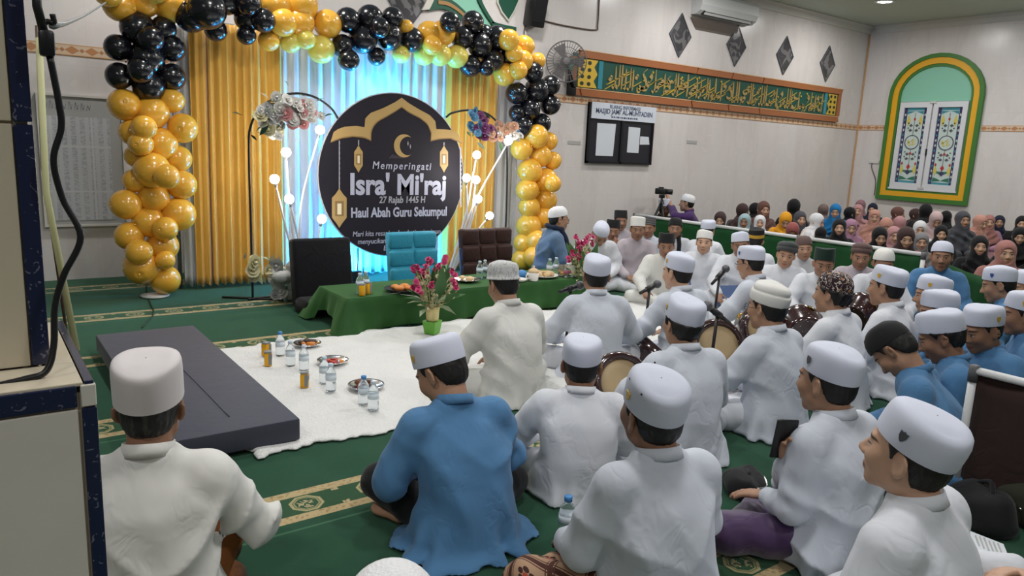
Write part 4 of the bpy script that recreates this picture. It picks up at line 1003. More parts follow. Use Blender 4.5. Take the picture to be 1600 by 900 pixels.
# ------------------------------------------------------------------ the stage: curtains, balloons, board
FR = lambda Y: Matrix(((1, 0, 0, 0), (0, 0, -1, Y), (0, 1, 0, 0), (0, 0, 0, 1)))     # flat things that face the room: u = X, v = Z
def satin(name, col, rough=.42, trans=0.0):
    m = Mat(name, col, rough, .4); m.b.inputs['Sheen Weight'].default_value = .3
    if trans: m.b.inputs['Transmission Weight'].default_value = 0; 
    p = m.worldpos(); m.bump(m.noise(p, 18, 3, .5, (1, 1, .12)), .25, .01); M[name] = m.done()
satin('curtain_gold', (.72, .39, .06)); satin('curtain_white', (.66, .66, .68)); satin('curtain_pale', (.56, .56, .58))
def curtain(name, label, xa, xb, Y, mat, n, zt=2.42, zb=.04, amp=.026, seed=0, flare=0.0):
    rng = random.Random(seed); nx, nz = int((xb - xa) / .012), 26; V, Fc = [], []; ph = [rng.uniform(0, 6) for _ in range(4)]
    for j in range(nz + 1):
        t = j / nz; z = zt + (zb - zt) * t
        for i in range(nx + 1):
            u = i / nx; w = u * n * 2 * pi
            y = amp * (.55 + .45 * t) * (sin(w + .7 * sin(u * 9 + ph[0]) + .35 * t * sin(5 * u + ph[1])) + .35 * sin(2.3 * w + ph[2]))
            V.append((xa + (xb - xa) * u + .006 * sin(w * 2 + ph[3]) + flare * t * (u - .5), Y + y, z + (.012 * sin(w + ph[1]) if j == nz else 0)))
    for j in range(nz):
        for i in range(nx): a = j * (nx + 1) + i; Fc.append((a, a + 1, a + nx + 2, a + nx + 1))
    o = mesh_obj(name, V, Fc, mat)
    md = o.modifiers.new('thickness', 'SOLIDIFY'); md.thickness = .003
    return tag(o, label, 'curtain', 'stage backdrop curtains')
CY = 7.20
cx = lambda px, py=250: ony(px, py, CY).x
xa, xb, xc, xd, xe, xf = cx(283), cx(300), cx(441), cx(697, 150), cx(776, 150), cx(812, 250)
curtain('curtain', 'narrow pale grey curtain at the left end of the backdrop', xa, xb + .05, CY + .05, 'curtain_pale', 2, seed=1)
curtain('curtain', 'wide golden yellow curtain behind the left balloon column', xb, xc, CY, 'curtain_gold', 12, seed=2)
curtain('curtain', 'white curtain washed with blue light behind the round board', xc - .03, xd + .04, CY + .06, 'curtain_white', 17, seed=3)
curtain('curtain', 'golden yellow curtain right of the round board', xd, xe, CY, 'curtain_gold', 7, seed=4)
curtain('curtain', 'pale grey curtain beside the right balloon column', xe - .03, xf, CY + .05, 'curtain_pale', 4, seed=5)
fr = thing('backdrop_frame', 'metal pipe frame that holds up the stage curtains', 'frame', (0, 0, 0)); plain('pipe_metal', (.5, .5, .52), .35, .5, .8)
MB().tube([(xa - .02, CY + .12, 2.43), (xf + .02, CY + .12, 2.43)], .018).build('crossbar', 'pipe_metal', fr, True)
for x in (xa - .02, (xa + xf) / 2, xf + .02): MB().tube([(x, CY + .12, 0), (x, CY + .12, 2.43)], .018).build('upright', 'pipe_metal', fr, True)

# ---- balloons: pixel centre and radius read off the photograph, set on the arch's own plane with real diameters
GOLD, BLK, LIME = 'balloon_gold', 'balloon_black', 'balloon_lime'
def ballmat(name, col, met):
    m = Mat(name, col, .22, .6); m.b.inputs['Coat Weight'].default_value = .5; m.b.inputs['Coat Roughness'].default_value = .08; m.b.inputs['Metallic'].default_value = met
    m.over(m.noise(m.coord(), 6, 2).step(.4, .7) * .15, tuple(v * .88 for v in col))
    if col[0] > .5: m.b.inputs['Subsurface Weight'].default_value = .35; m.b.inputs['Subsurface Radius'].default_value = (.10, .06, .02)
    M[name] = m.done()
ballmat(GOLD, (.92, .49, .055), .0); ballmat(BLK, (.006, .006, .010), 0); ballmat(LIME, (.78, .66, .13), 0)
A1 = lambda L: [(x / 1.957, y / 1.957, r / 1.957, c) for x, y, r, c in L]
A2 = lambda L: [(380 + x / 3, y / 3, r / 3, c) for x, y, r, c in L]
A3 = lambda L: [(380 + x / 2.646, 130 + y / 2.646, r / 2.646, c) for x, y, r, c in L]
balls = A1([(420, 85, 48, BLK), (500, 88, 36, BLK), (360, 145, 37, BLK), (525, 147, 38, BLK), (447, 180, 50, BLK), (365, 232, 38, BLK), (525, 235, 38, BLK), (455, 265, 45, BLK), (430, 215, 36, BLK), (460, 120, 36, BLK),
            (380, 320, 45, GOLD), (465, 345, 46, GOLD), (525, 308, 34, GOLD), (405, 405, 37, GOLD), (558, 392, 42, GOLD), (490, 440, 47, GOLD), (415, 478, 31, GOLD), (545, 485, 38, GOLD), (465, 520, 50, GOLD), (412, 552, 33, GOLD),
            (555, 565, 42, GOLD), (470, 603, 43, GOLD), (385, 625, 43, GOLD), (545, 655, 48, GOLD), (455, 678, 45, GOLD), (395, 722, 40, GOLD), (497, 752, 44, GOLD), (435, 815, 52, GOLD), (505, 855, 42, GOLD), (505, 795, 27, GOLD), (430, 440, 34, GOLD), (510, 540, 34, GOLD), (505, 700, 34, GOLD), (440, 390, 34, GOLD), (425, 770, 36, GOLD),
            (365, 15, 46, GOLD), (440, 8, 42, GOLD), (522, 15, 50, GOLD), (330, -25, 40, GOLD), (470, -40, 44, GOLD), (585, 50, 45, BLK), (632, 30, 52, BLK), (690, -5, 46, BLK), (600, -20, 45, BLK), (660, 92, 32, BLK)]) + \
    A2([(20, 85, 58, BLK), (95, 95, 52, BLK), (15, 165, 42, BLK), (30, 20, 52, BLK), (150, 25, 70, GOLD), (270, 20, 75, GOLD), (262, 105, 66, GOLD), (395, 112, 62, GOLD), (185, 105, 60, GOLD), (120, 190, 46, GOLD), (222, 198, 46, LIME), (365, 232, 60, LIME), (295, 185, 42, LIME),
        (490, 95, 55, BLK), (595, 85, 58, BLK), (700, 85, 48, BLK), (560, 185, 62, BLK), (685, 172, 60, BLK), (790, 187, 54, BLK), (465, 215, 50, BLK), (495, 283, 46, BLK), (625, 265, 40, BLK), (765, 125, 30, GOLD), (640, 130, 44, BLK),
        (870, 155, 52, GOLD), (935, 155, 55, GOLD), (885, 212, 42, GOLD), (848, 258, 45, LIME), (922, 255, 50, LIME), (1000, 265, 50, LIME), (740, 255, 38, LIME), (970, 105, 45, BLK), (1075, 105, 50, BLK), (1025, 178, 50, BLK), (1110, 215, 55, BLK), (1190, 180, 55, BLK), (1065, 310, 48, BLK), (1170, 282, 50, BLK), (1238, 265, 36, BLK), (1140, 318, 36, BLK), (1130, 160, 42, BLK),
        (1245, 188, 46, GOLD), (1315, 218, 48, GOLD), (1310, 285, 46, GOLD), (1380, 285, 36, GOLD), (1225, 350, 50, GOLD), (1290, 330, 40, GOLD), (1270, 250, 38, GOLD), (1360, 338, 45, BLK), (1280, 437, 48, BLK), (1375, 422, 55, BLK), (1440, 400, 44, BLK), (1340, 512, 50, BLK), (1438, 492, 45, BLK), (1395, 580, 45, BLK), (1282, 530, 36, BLK), (1305, 595, 50, BLK)]) + \
    A3([(1212, 220, 46, GOLD), (1262, 240, 36, GOLD), (1150, 272, 43, GOLD), (1228, 300, 44, GOLD), (1278, 320, 36, GOLD), (1185, 362, 48, GOLD), (1250, 402, 48, GOLD), (1175, 442, 45, GOLD), (1280, 415, 32, GOLD), (1250, 482, 45, GOLD), (1183, 512, 42, GOLD), (1240, 552, 45, GOLD), (1180, 592, 50, GOLD), (1162, 662, 42, GOLD), (1155, 730, 44, GOLD), (1215, 655, 44, GOLD), (1205, 720, 42, GOLD)])
garl = thing('balloon_garland', 'arch garland of golden, black and lime balloons over the stage', 'balloons', (0, 0, 0))
mb = MB()
prof = [(.012, -1.12), (.05, -1.10), (.03, -1.04), (.10, -1.0)] + [(sin(a) * (1 - .06 * cos(a) * (cos(a) > 0)), -cos(a) * (1.03 if cos(a) > 0 else 1.0)) for a in np.linspace(.12, pi - .02, 15)]
mb.lathe(prof, 20); bmesh_ball = {}
for c in (GOLD, BLK, LIME):
    o = mb.build('balloon', c, None, True); bmesh_ball[c] = o.data; bpy.data.objects.remove(o)
rb = random.Random(4); placed = []
for i, (px, py, r, c) in enumerate(balls):
    Y = 7.0; p = ony(px, py, Y); R_ = r / FPX * (p - Vector((0, 0, CAM_H))).dot(Vector(_f)) * 1.08
    for _ in range(14):        # step forward or back until it no longer sits deep inside a neighbour
        hit = [q for q, rq in placed if (q - p).length < .72 * (R_ + rq)]
        if not hit: break
        Y += rb.choice((-.035, -.03, .03)) ; Y = min(7.10, max(6.72, Y)); p = ony(px, py, Y)
    placed.append((p.copy(), R_))
    o = bpy.data.objects.new('balloon', bmesh_ball[c]); COL.objects.link(o); o.parent = garl; o.location = p; o.scale = (R_,) * 3
    o.rotation_euler = (rb.uniform(1.2, 1.9), rb.uniform(-.5, .5), rb.uniform(0, 6.28))

# ---- the round board
BY = 6.86
plain('board_black', (.016, .013, .021), .6, .3); plain('board_rim', (.5, .5, .52), .4); plain('print_gold', (.50, .33, .13), .4); plain('print_gold_dark', (.30, .18, .07), .4); plain('print_lilac', (.52, .52, .64), .4); plain('print_pale', (.40, .40, .44), .4); plain('print_glow', (.85, .74, .52), .4); plain('print_plum', (.055, .04, .055), .4)
bc = ony(618, 275, BY); BR = .818
board = thing('round_board', 'large round black event board printed with gold arch and lettering', 'sign', (0, 0, 0))
MB().lathe([(BR - .004, 0), (BR, .004), (BR, .026), (BR - .004, .03)], 72, rot=None).build('panel', 'board_black', board, True, 30).matrix_local = Matrix.Translation((bc.x, BY + .03, bc.z)) @ Matrix.Rotation(rad(90), 4, 'X')
mb = MB(); mb.tube([(bc.x + BR * cos(a), BY + .015, bc.z + BR * sin(a)) for a in np.linspace(0, 2 * pi, 73)[:-1]], .012, 6, closed=True); mb.build('edge_trim', 'board_rim', board, True)
def bp(x, y):       # a spot on the board, from its place in the enlarged photograph
    q = ony(500 + x / 3.3333, 140 + y / 3.3333, BY); return (q.x, q.z)
def resample(P, n):
    P = [Vector((x, y, 0)) for x, y in P]; Ls = [0]
    for a, b in zip(P[:-1], P[1:]): Ls.append(Ls[-1] + (b - a).length)
    out = []
    for t in np.linspace(0, Ls[-1], n):
        k = min(len(P) - 2, max(0, int(np.searchsorted(Ls, t)) - 1)); f = (t - Ls[k]) / max(1e-9, Ls[k + 1] - Ls[k]); q = P[k].lerp(P[k + 1], f); out.append((q.x, q.y))
    return out
segs = [([(70, 222), (95, 205), (130, 193), (190, 189), (232, 196)], [(53, 277), (110, 255), (170, 246), (230, 252), (266, 268)]),
        ([(232, 196), (236, 150), (262, 122), (330, 96), (390, 66), (425, 42)], [(266, 268), (266, 230), (276, 195), (302, 166), (350, 140), (390, 116), (425, 93)]),
        ([(425, 42), (460, 70), (520, 106), (570, 132), (600, 165), (605, 206)], [(425, 93), (460, 120), (520, 150), (560, 182), (578, 230), (575, 270)]),
        ([(605, 206), (640, 207), (690, 211), (717, 226)], [(575, 270), (620, 259), (680, 256), (742, 283)])]
mb = MB(); mb2 = MB()
for A, B in segs:
    A, B = resample([bp(*p) for p in A], 14), resample([bp(*p) for p in B], 14)
    mb.ribbon(A, B, .004, FR(BY)); B2 = [(b[0] + (a[0] - b[0]) * .12, b[1] + (a[1] - b[1]) * .12) for a, b in zip(A, B)]; mb2.ribbon(B2, B, .0045, FR(BY))
mb.build('arch_print', 'print_gold', board); mb2.build('arch_shade_line', 'print_gold_dark', board)
def crescent(cx_, cy_, R1, off, R2, n=26):
    c = bp(cx_, cy_); k = (bp(cx_ + 100, cy_)[0] - c[0]) / 100
    A = [(c[0] + R1 * k * cos(a), c[1] + R1 * k * sin(a)) for a in np.linspace(.85, 2 * pi - .85, n)]; B = [(c[0] + off * k + R2 * k * cos(a), c[1] + R2 * k * sin(a)) for a in np.linspace(1.18, 2 * pi - 1.18, n)]
    return A, B
MB().ribbon(*crescent(438, 293, 52, 19, 42), .004, FR(BY)).build('crescent_print', 'print_gold', board)
MB().prism([bp(*p) for p in ((355, 358), (375, 335), (400, 345), (430, 350), (445, 358))], .0035, FR(BY)).build('cloud_print', 'print_plum', board)
for q in ((458, 280), (470, 296)): MB().prism([bp(q[0] + a, q[1] + b) for a, b in ((-3, 0), (0, -12), (3, 0), (0, 14))], .004, FR(BY)).build('star_print', 'print_pale', board)
def lantern(x, yt, yb, w, chain):
    h = yb - yt; P = [(x, yt), (x + w * .25, yt + .14 * h), (x + w * .5, yt + .24 * h), (x + w * .5, yt + .74 * h), (x + w * .2, yt + .88 * h), (x, yb), (x - w * .2, yt + .88 * h), (x - w * .5, yt + .74 * h), (x - w * .5, yt + .24 * h), (x - w * .25, yt + .14 * h)]
    l = MB().prism([bp(*p) for p in P[::-1]], .004, FR(BY)).build('lantern_print', 'print_gold', board)
    MB().prism([bp(*p) for p in ((x - w * .3, yt + .32 * h), (x - w * .3, yt + .70 * h), (x + w * .3, yt + .70 * h), (x + w * .3, yt + .32 * h))], .005, FR(BY)).build('lantern_window', 'print_gold_dark', l)
    MB().prism([bp(*p) for p in ((x - w * .14, yt + .38 * h), (x - w * .14, yt + .66 * h), (x + w * .14, yt + .66 * h), (x + w * .14, yt + .38 * h))], .006, FR(BY)).build('lantern_flame', 'print_glow', l)
    MB().ribbon([bp(x - 2, y) for y in np.linspace(chain, yt, 20)], [bp(x + 2 + 2 * (i % 2), y) for i, y in enumerate(np.linspace(chain, yt, 20))], .0035, FR(BY)).build('chain_print', 'print_pale', l)
lantern(200, 290, 432, 44, 262); lantern(645, 290, 432, 42, 275); lantern(100, 515, 720, 76, 265)
MB().ribbon([bp(728, y) for y in np.linspace(300, 610, 30)], [bp(733 + 4 * (i % 2), y) for i, y in enumerate(np.linspace(300, 610, 30))], .0035, FR(BY)).build('chain_print', 'print_pale', board)
def btext(txt, x, y, w, size, mat, bold=0.0, shear=0.0, space=1.0):
    c = bp(x, y); k = (bp(x + w / 2, y)[0] - bp(x - w / 2, y)[0])
    return text_obj('lettering', txt, size, mat, Matrix.Translation((c[0], BY - .002, c[1])) @ Matrix.Rotation(rad(90), 4, 'X'), board, .0015, bold, k, shear, space)
btext('Memperingati', 428, 399, 305, .105, 'print_lilac', .001, .15, 1.25)
btext("Isra' Mi'raj", 416, 500, 496, .29, 'print_lilac', .009)
btext('27 Rajab 1445 H', 430, 575, 240, .095, 'print_pale', .002, .1)
btext('Haul Abah Guru Sekumpul', 421, 640, 496, .135, 'print_lilac', .004)
btext('Mari kita resapi makna ketinggian iman,', 410, 746, 460, .075, 'print_lilac', 0, .15)
btext('menyucikan ha', 288, 790, 182, .075, 'print_lilac', 0, .15); btext('Ba', 345, 826, 30, .075, 'print_lilac', 0, .15)
for sw in ([(170, 490), (178, 465), (205, 458), (222, 470)], [(408, 540), (402, 500), (432, 458), (470, 452), (515, 434)], [(660, 470), (664, 520), (650, 548), (625, 545)]):     # swashes of the display letters
    P3 = curve_pts([(*bp(*p), 0) for p in sw], 6); n = len(P3); continue
    MB().ribbon([(p.x - .010 * sin(pi * (i + 1) / (n + 1)), p.y + .008) for i, p in enumerate(P3)], [(p.x + .010 * sin(pi * (i + 1) / (n + 1)), p.y - .008) for i, p in enumerate(P3)], .003, FR(BY)).build('letter_swash', 'print_lilac', board)
for x in (-.35, .35): MB().tube([(bc.x + x, BY + .05, bc.z + .2), (bc.x + x, BY + .16, .0)], .014).build('stand_leg', 'pipe_metal', board, True)

# ---- coloured stage light behind the board
emit('led_blue', (.12, .62, 1.0), 10)
def flood(label, loc, tilt, power, yaw=0):
    t = thing('led_floodlight', label, 'stage light', loc, yaw, 'blue stage lights')
    b = MB().box((0, 0, .07), (.16, .05, .11), .006, None).build('housing', 'black_plastic', t)
    MB().box((0, .027, .07), (.14, .006, .09), .002).build('lens', 'led_blue', b); MB().box((0, 0, .01), (.10, .10, .02), .003).build('foot', 'black_plastic', t)
    area_light('beam', (0, .035, .085), (rad(90 + tilt), 0, 0), .12, power, (.02, .36, 1.0), t)
flood('blue floodlight standing behind the round board on the left', (3.15, 6.98, 0), 55, 60); flood('blue floodlight standing behind the round board on the right', (3.85, 6.98, 0), 55, 60)
MB().tube([(bc.x + .70 * cos(a), BY + .06, bc.z + .70 * sin(a)) for a in np.linspace(0, 2 * pi, 49)[:-1]], .008, 6, closed=True).build('led_strip', 'led_blue', board, True)
point_light('back_glow', (3.5, 7.03, 1.62), .05, 58, (.04, .47, 1.0), board)
point_light('back_glow', (3.45, 7.03, .45), .05, 26, (.02, .36, 1.0), board)

# ---- branch lamps with globe bulbs
emit('bulb_glow', (1.0, .97, .92), 30); plain('lamp_white', (.75, .75, .76), .4)
def branch_lamp(label, base, bulbs, Y, side):
    t = thing('branch_lamp', label, 'lamp', (0, 0, 0), 0, 'branching bulb lamps'); b = Vector(base)
    MB().lathe([(.13, 0), (.13, .012), (.03, .03), (.018, .06)], 24, b).build('base', 'lamp_white', t, True)
    for k, (px, py, bend) in enumerate(bulbs):
        e = ony(px, py, Y - .05 * (k % 2)); a = b + Vector(((k - 2) * .012, 0, .05)); mid = a.lerp(e, .55) + Vector((bend, .02 * (k % 2), .05)); d = (e - mid).normalized()
        pts = curve_pts([a, a.lerp(mid, .5) + Vector((bend * .25, 0, .02)), mid, e - d * .055], 7)
        MB().tube(pts, [.013 - .004 * i / len(pts) for i in range(len(pts))], 8).build('stem', 'lamp_white', t, True)
        MB().lathe([(.012, 0), (.016, .01), (.016, .04), (.012, .045)], 12, e - d * .07, rot=Vector((0, 0, 1)).rotation_difference(d).to_matrix()).build('socket', 'pipe_metal', t, True)
        bl = MB().sphere(e, .042, 16, 10).build('bulb', 'bulb_glow', t, True)
branch_lamp('white branching lamp with lit globe bulbs behind the black chair', (2.45, 6.55, 0), [(500, 203, -.08), (447, 238, -.02), (429, 280, -.02), (452, 311, .02), (503, 342, .02)], 6.6, 0)
branch_lamp('white branching lamp with lit globe bulbs left of the brown chair', (4.02, 6.55, 0), [(795, 220, -.05), (745, 242, .06), (744, 281, .08), (747, 311, .06), (765, 337, -.02), (729, 278, .10)], 6.6, 1)
for px, py in ((447, 260), (500, 225), (745, 262), (790, 235)): point_light('bulb_light', ony(px, py, 6.45), .06, 1.6, (1, .95, .87))

# ---- flowers
plain('leaf_green', (.045, .13, .035), .5); plain('leaf_dark', (.02, .055, .03), .5); plain('leaf_sage', (.30, .36, .22), .6)
for nm, c in dict(petal_white=(.72, .70, .66), petal_pink=(.62, .28, .28), petal_peach=(.62, .36, .24), petal_blue=(.12, .30, .48), petal_plum=(.20, .05, .16), petal_magenta=(.55, .05, .17), petal_cream=(.60, .55, .33), petal_grey=(.42, .42, .41)).items(): plain(nm, c, .55)
def bloom(n=6, layers=3):
    mb = MB()
    for l in range(layers):
        for k in range(n - l):
            a = 2 * pi * k / (n - l) + l * .5; tl = .35 + .45 * l; r = 1.0 - .26 * l; d = Vector((cos(a), sin(a), 0)); s = Vector((-sin(a), cos(a), 0)); V = []
            for i, (u, w, b) in enumerate(((.05, .12, 0), (.40, .42, .06), (.80, .46, .18), (1.0, .22, .34))):
                o_ = d * u * r * cos(tl) + Vector((0, 0, u * r * sin(tl) - b * .5 * r)); V += [o_ - s * w * r, o_ + Vector((0, 0, -.06 * r)), o_ + s * w * r]
            f = []
            for i in range(3): f += [(3 * i, 3 * i + 1, 3 * i + 4, 3 * i + 3), (3 * i + 1, 3 * i + 2, 3 * i + 5, 3 * i + 4)]
            mb.add(V, f)
    mb.sphere((0, 0, .35), (.22, .22, .3), 8, 5); return mb
def leaf_mb():
    V = [(-.0, 0, 0), (.14, .3, .03), (.16, .55, .05), (0, 1, -.08), (-.16, .55, .05), (-.14, .3, .03), (0, .3, -.02), (0, .55, -.02)]
    return MB().add(V, [(0, 1, 6), (1, 2, 7, 6), (2, 3, 7), (0, 6, 5), (6, 7, 4, 5), (7, 3, 4)])
FLM = {}
def flower_mesh(kind, mat):
    if (kind, mat) not in FLM:
        o = (bloom() if kind == 'flower' else leaf_mb()).build(kind, mat, None, True); FLM[kind, mat] = o.data; bpy.data.objects.remove(o)
    return FLM[kind, mat]
def put_flower(kind, mat, p, r, d, par):
    o = bpy.data.objects.new(kind, flower_mesh(kind, mat)); COL.objects.link(o); o.parent = par; o.location = p; o.scale = (r,) * 3
    ax = Vector((0, 0, 1)) if kind == 'flower' else Vector((0, 1, 0)); o.rotation_euler = ax.rotation_difference(Vector(d)).to_euler()
def flower_cluster(name, label, path, width, Y, cols, n, leaves, lm, seed, rr=.05):
    rng = random.Random(seed); t = thing(name, label, 'flowers', (0, 0, 0), 0, 'flower clusters on the hoop stands'); P3 = curve_pts([ony(x, y, Y) for x, y in path], 8)
    for k in range(n):
        i = rng.random(); q = P3[int(i * (len(P3) - 1))] + Vector((rng.gauss(0, 1), rng.uniform(-.9, .3), rng.gauss(0, 1) * .8)) * width * .5
        put_flower('flower', cols[min(len(cols) - 1, int(i * len(cols) + rng.uniform(-.4, .4)))], q, rr * rng.uniform(.75, 1.3), (rng.uniform(-.6, .6), -1, rng.uniform(-.2, .7)), t)
    for k in range(leaves):
        q = P3[rng.randrange(len(P3))] + Vector((rng.gauss(0, 1), rng.uniform(-.4, .5), rng.gauss(0, 1))) * width * .55
        put_flower('leaf', rng.choice(lm), q, rng.uniform(.06, .13), (rng.uniform(-1, 1), rng.uniform(-.8, .2), rng.uniform(-1, .6)), t)
def hoop(label, pts, foot_, Y):
    t = thing('hoop_stand', label, 'stand', (0, 0, 0), 0, 'black hoop flower stands')
    MB().tube(curve_pts([ony(x, y, Y) for x, y in pts[:-1]] + [Vector(foot_)], 8), .011, 8).build('hoop', 'black_plastic', t, True)
    f = Vector(foot_); MB().tube([f + Vector((-.22, .16, .012)), f + Vector((.22, -.16, .012))], .011, 6).build('foot', 'black_plastic', t); MB().tube([f + Vector((-.05, -.03, .012)), f + Vector((.55, .12, .012))], .011, 6).build('foot', 'black_plastic', t)
hoop('black hoop stand with white flowers left of the board', [(528, 185), (516, 168), (492, 152), (462, 146), (430, 153), (405, 172), (391, 200), (389, 240), (392, 350), (396, 470)], (2.0, 6.58, 0), 6.62)
hoop('black hoop stand with blue and peach flowers right of the board', [(697, 183), (708, 176), (735, 172), (765, 180), (785, 205), (792, 240), (791, 330), (790, 420)], (4.86, 6.72, 0), 6.72)
flower_cluster('flower_spray', 'spray of white and pink artificial flowers on the left hoop', [(408, 195), (425, 190), (445, 178), (465, 178), (482, 165)], .16, 6.56, ['petal_cream', 'petal_white', 'petal_grey', 'petal_white', 'petal_pink', 'petal_white'], 62, 60, ['leaf_sage', 'leaf_green', 'leaf_dark', 'petal_grey'], 3, .055)
flower_cluster('flower_spray', 'spray of blue, plum, white and peach flowers on the right hoop', [(742, 178), (748, 200), (765, 200), (785, 205), (800, 212)], .12, 6.64, ['petal_blue', 'petal_blue', 'petal_plum', 'petal_white', 'petal_peach', 'petal_peach', 'petal_white'], 46, 34, ['leaf_green', 'leaf_dark', 'petal_blue'], 5, .05)
flower_cluster('flower_spray', 'pale artificial plant with white rags beside the black chair', [(400, 415), (420, 425), (448, 440), (455, 425)], .13, 6.4, ['petal_cream', 'petal_grey', 'petal_white', 'petal_grey'], 16, 34, ['leaf_sage', 'petal_cream', 'petal_grey'], 8, .06)
mb = MB(); rr_ = random.Random(5); q0 = ony(455, 440, 6.35)
for k in range(9): mb.sphere((q0.x + rr_.uniform(-.14, .12), 6.35 + rr_.uniform(-.1, .1), .07 + .036 * k), (rr_.uniform(.06, .11), rr_.uniform(.06, .10), rr_.uniform(.05, .08)), 10, 7)
o = mb.build('cloth_bundle', 'petal_grey', None, True); rm = o.modifiers.new('merge', 'REMESH'); rm.mode = 'VOXEL'; rm.voxel_size = .012; rm.use_smooth_shade = True
tag(o, 'crumpled whitish cloth bundle on the floor beside the black chair', 'cloth')

# ---- legless chairs behind the table
fabric('chair_black', (.006, .006, .009), var=.05); fabric('chair_blue', (.035, .30, .44), rough=.55); fabric('chair_brown', (.045, .018, .014), rough=.55)
def floor_chair(label, xa, xb, Y, zt, mat, tuft):
    w = xb - xa; t = thing('floor_chair', label, 'chair', ((xa + xb) / 2, Y, 0), 0, 'legless chairs behind the table'); rot = Matrix.Rotation(rad(-9), 3, 'X')
    MB().box((0, -.13, .07), (w, .30, .13), .03).build('seat', mat, t, True)
    b = MB().box((0, .04, zt / 2 + .02), (w, .09 if tuft else .14, zt - .02), .03, rot).build('backrest', mat, t, True)
    if tuft:
        nx, nz = tuft
        for i in range(nx):
            for j in range(nz):
                cw, ch = w / nx, (zt - .12) / nz
                z = .13 + ch * (j + .5); MB().box((0, 0, 0), (cw - .004, .07, ch - .004), .028).build('cushion', mat, b, True).location = (-w / 2 + cw * (i + .5), -.015 + (zt / 2 - z) * -.155 + .02, z)
floor_chair('plain black legless chair at the left end of the table', 2.16, 2.68, 5.98, .60, 'chair_black', None)
floor_chair('bright blue tufted legless chair behind the vase', 3.12, 3.63, 6.12, .61, 'chair_blue', (2, 3))
floor_chair('dark brown tufted legless chair behind the table', 3.92, 4.53, 6.12, .62, 'chair_brown', (3, 3))

# ---- low table under a green cloth
TX0, TX1, TY0, TY1, TZ = 2.26, 4.80, 5.12, 5.66, .265
tb = thing('low_table', 'low wooden table hidden under the green cloth', 'table', (0, 0, 0)); plain('table_wood', (.20, .11, .05), .5)
MB().box(((TX0 + TX1) / 2, (TY0 + TY1) / 2, TZ - .02), (TX1 - TX0 - .04, TY1 - TY0 - .04, .03), .004).build('tabletop', 'table_wood', tb)
for x in (TX0 + .12, TX1 - .12):
    for y in (TY0 + .08, TY1 - .08): MB().box((x, y, (TZ - .035) / 2), (.05, .05, TZ - .035), .004).build('leg', 'table_wood', tb)
m = Mat('velvet_green', (.016, .07, .014), .7, .2); m.b.inputs['Sheen Weight'].default_value = .3; m.b.inputs['Sheen Tint'].default_value = (.4, .75, .35, 1); p = m.worldpos(); m.over(m.noise(p, 4, 3).step(.4, .7) * .5, (.035, .12, .03)); m.bump(m.noise(p, 200, 2), .3, .003); M['velvet_green'] = m.done()
per = []
for (ax_, ay), (bx_, by_) in (((TX0, TY0), (TX1, TY0)), ((TX1, TY0), (TX1, TY1)), ((TX1, TY1), (TX0, TY1)), ((TX0, TY1), (TX0, TY0))):
    n = int(((bx_ - ax_) ** 2 + (by_ - ay) ** 2) ** .5 / .022)
    per += [(ax_ + (bx_ - ax_) * k / n, ay + (by_ - ay) * k / n) for k in range(n)]
cxm, cym = (TX0 + TX1) / 2, (TY0 + TY1) / 2; V, Fc = [], []; n = len(per); rings = 9
for j in range(rings):
    t = j / (rings - 1)
    for i, (x, y) in enumerate(per):
        nx_ = (-1 if x < TX0 + 1e-6 else 1 if x > TX1 - 1e-6 else 0); ny_ = (-1 if y < TY0 + 1e-6 else 1 if y > TY1 - 1e-6 else 0)
        dcorn = min(((x - a) ** 2 + (y - b) ** 2) ** .5 for a in (TX0, TX1) for b in (TY0, TY1)); cn = math.exp(-(dcorn / .10) ** 2)
        wv = .5 * sin(i * .33) + .35 * sin(i * .71 + 1) + .3 * sin(i * .14 + 2); out = .004 + t * (.028 + .024 * wv) + .10 * cn * t
        drop = (.225 if y <= TY0 + 1e-6 or cn > .3 else .17) + .03 * cn + .012 * sin(i * .21)
        if y <= TY0 + 1e-6: drop = .250 + .01 * sin(i * .2)
        V.append((x + nx_ * out, y + ny_ * out, max(.006, TZ + .004 - (0 if j == 0 else drop * t) - (.004 if j else 0))))
for j in range(rings - 1):
    for i in range(n): Fc.append((j * n + i, (j + 1) * n + i, (j + 1) * n + (i + 1) % n, j * n + (i + 1) % n))
Fc.append(tuple(range(n)))
o = mesh_obj('tablecloth', V, Fc, 'velvet_green', None, True); o.data.polygons[len(Fc) - 1].use_smooth = False
tag(o, 'green velvet cloth draped to the floor over the low table', 'tablecloth')

# ---- white fur rug and the dark mattress
m = Mat('fur_white', (.84, .835, .82), .95, .1); m.b.inputs['Sheen Weight'].default_value = .4; p = m.worldpos(); m.over(m.noise(p, 6, 4, .6).step(.45, .7) * .3, (.76, .75, .73)); m.bump(m.noise(p, 60, 4, .65, (1, 1, 1), .5), .6, .02); M['fur_white'] = m.done()
g = Grid((.75, 3.05, -.02), (5.75, 5.25, .08), .016)
def rug_edge(u, k): return .022 * np.sin(u * 9 + k) + .012 * np.sin(u * 31 + 2 * k) + .007 * np.sin(u * 83 + k)
X_g, Y_g, Z_g = g.ax[0][:, None, None], g.ax[1][None, :, None], g.ax[2][None, None, :]
d = np.maximum.reduce([np.broadcast_to(q, g.d.shape) for q in (.98 + rug_edge(Y_g, 1) - X_g, X_g - 5.6 - rug_edge(Y_g, 2), 3.19 + rug_edge(X_g, 3) - Y_g, Y_g - 5.06 - rug_edge(X_g, 4))])
g.d = smax(d.astype(np.float32), np.broadcast_to(Z_g - .024 - .003 * np.sin(X_g * 23 + 3 * np.sin(Y_g * 9)) - .003 * np.sin(Y_g * 29 + X_g * 8), g.d.shape).astype(np.float32), .03); g.floor(.002)
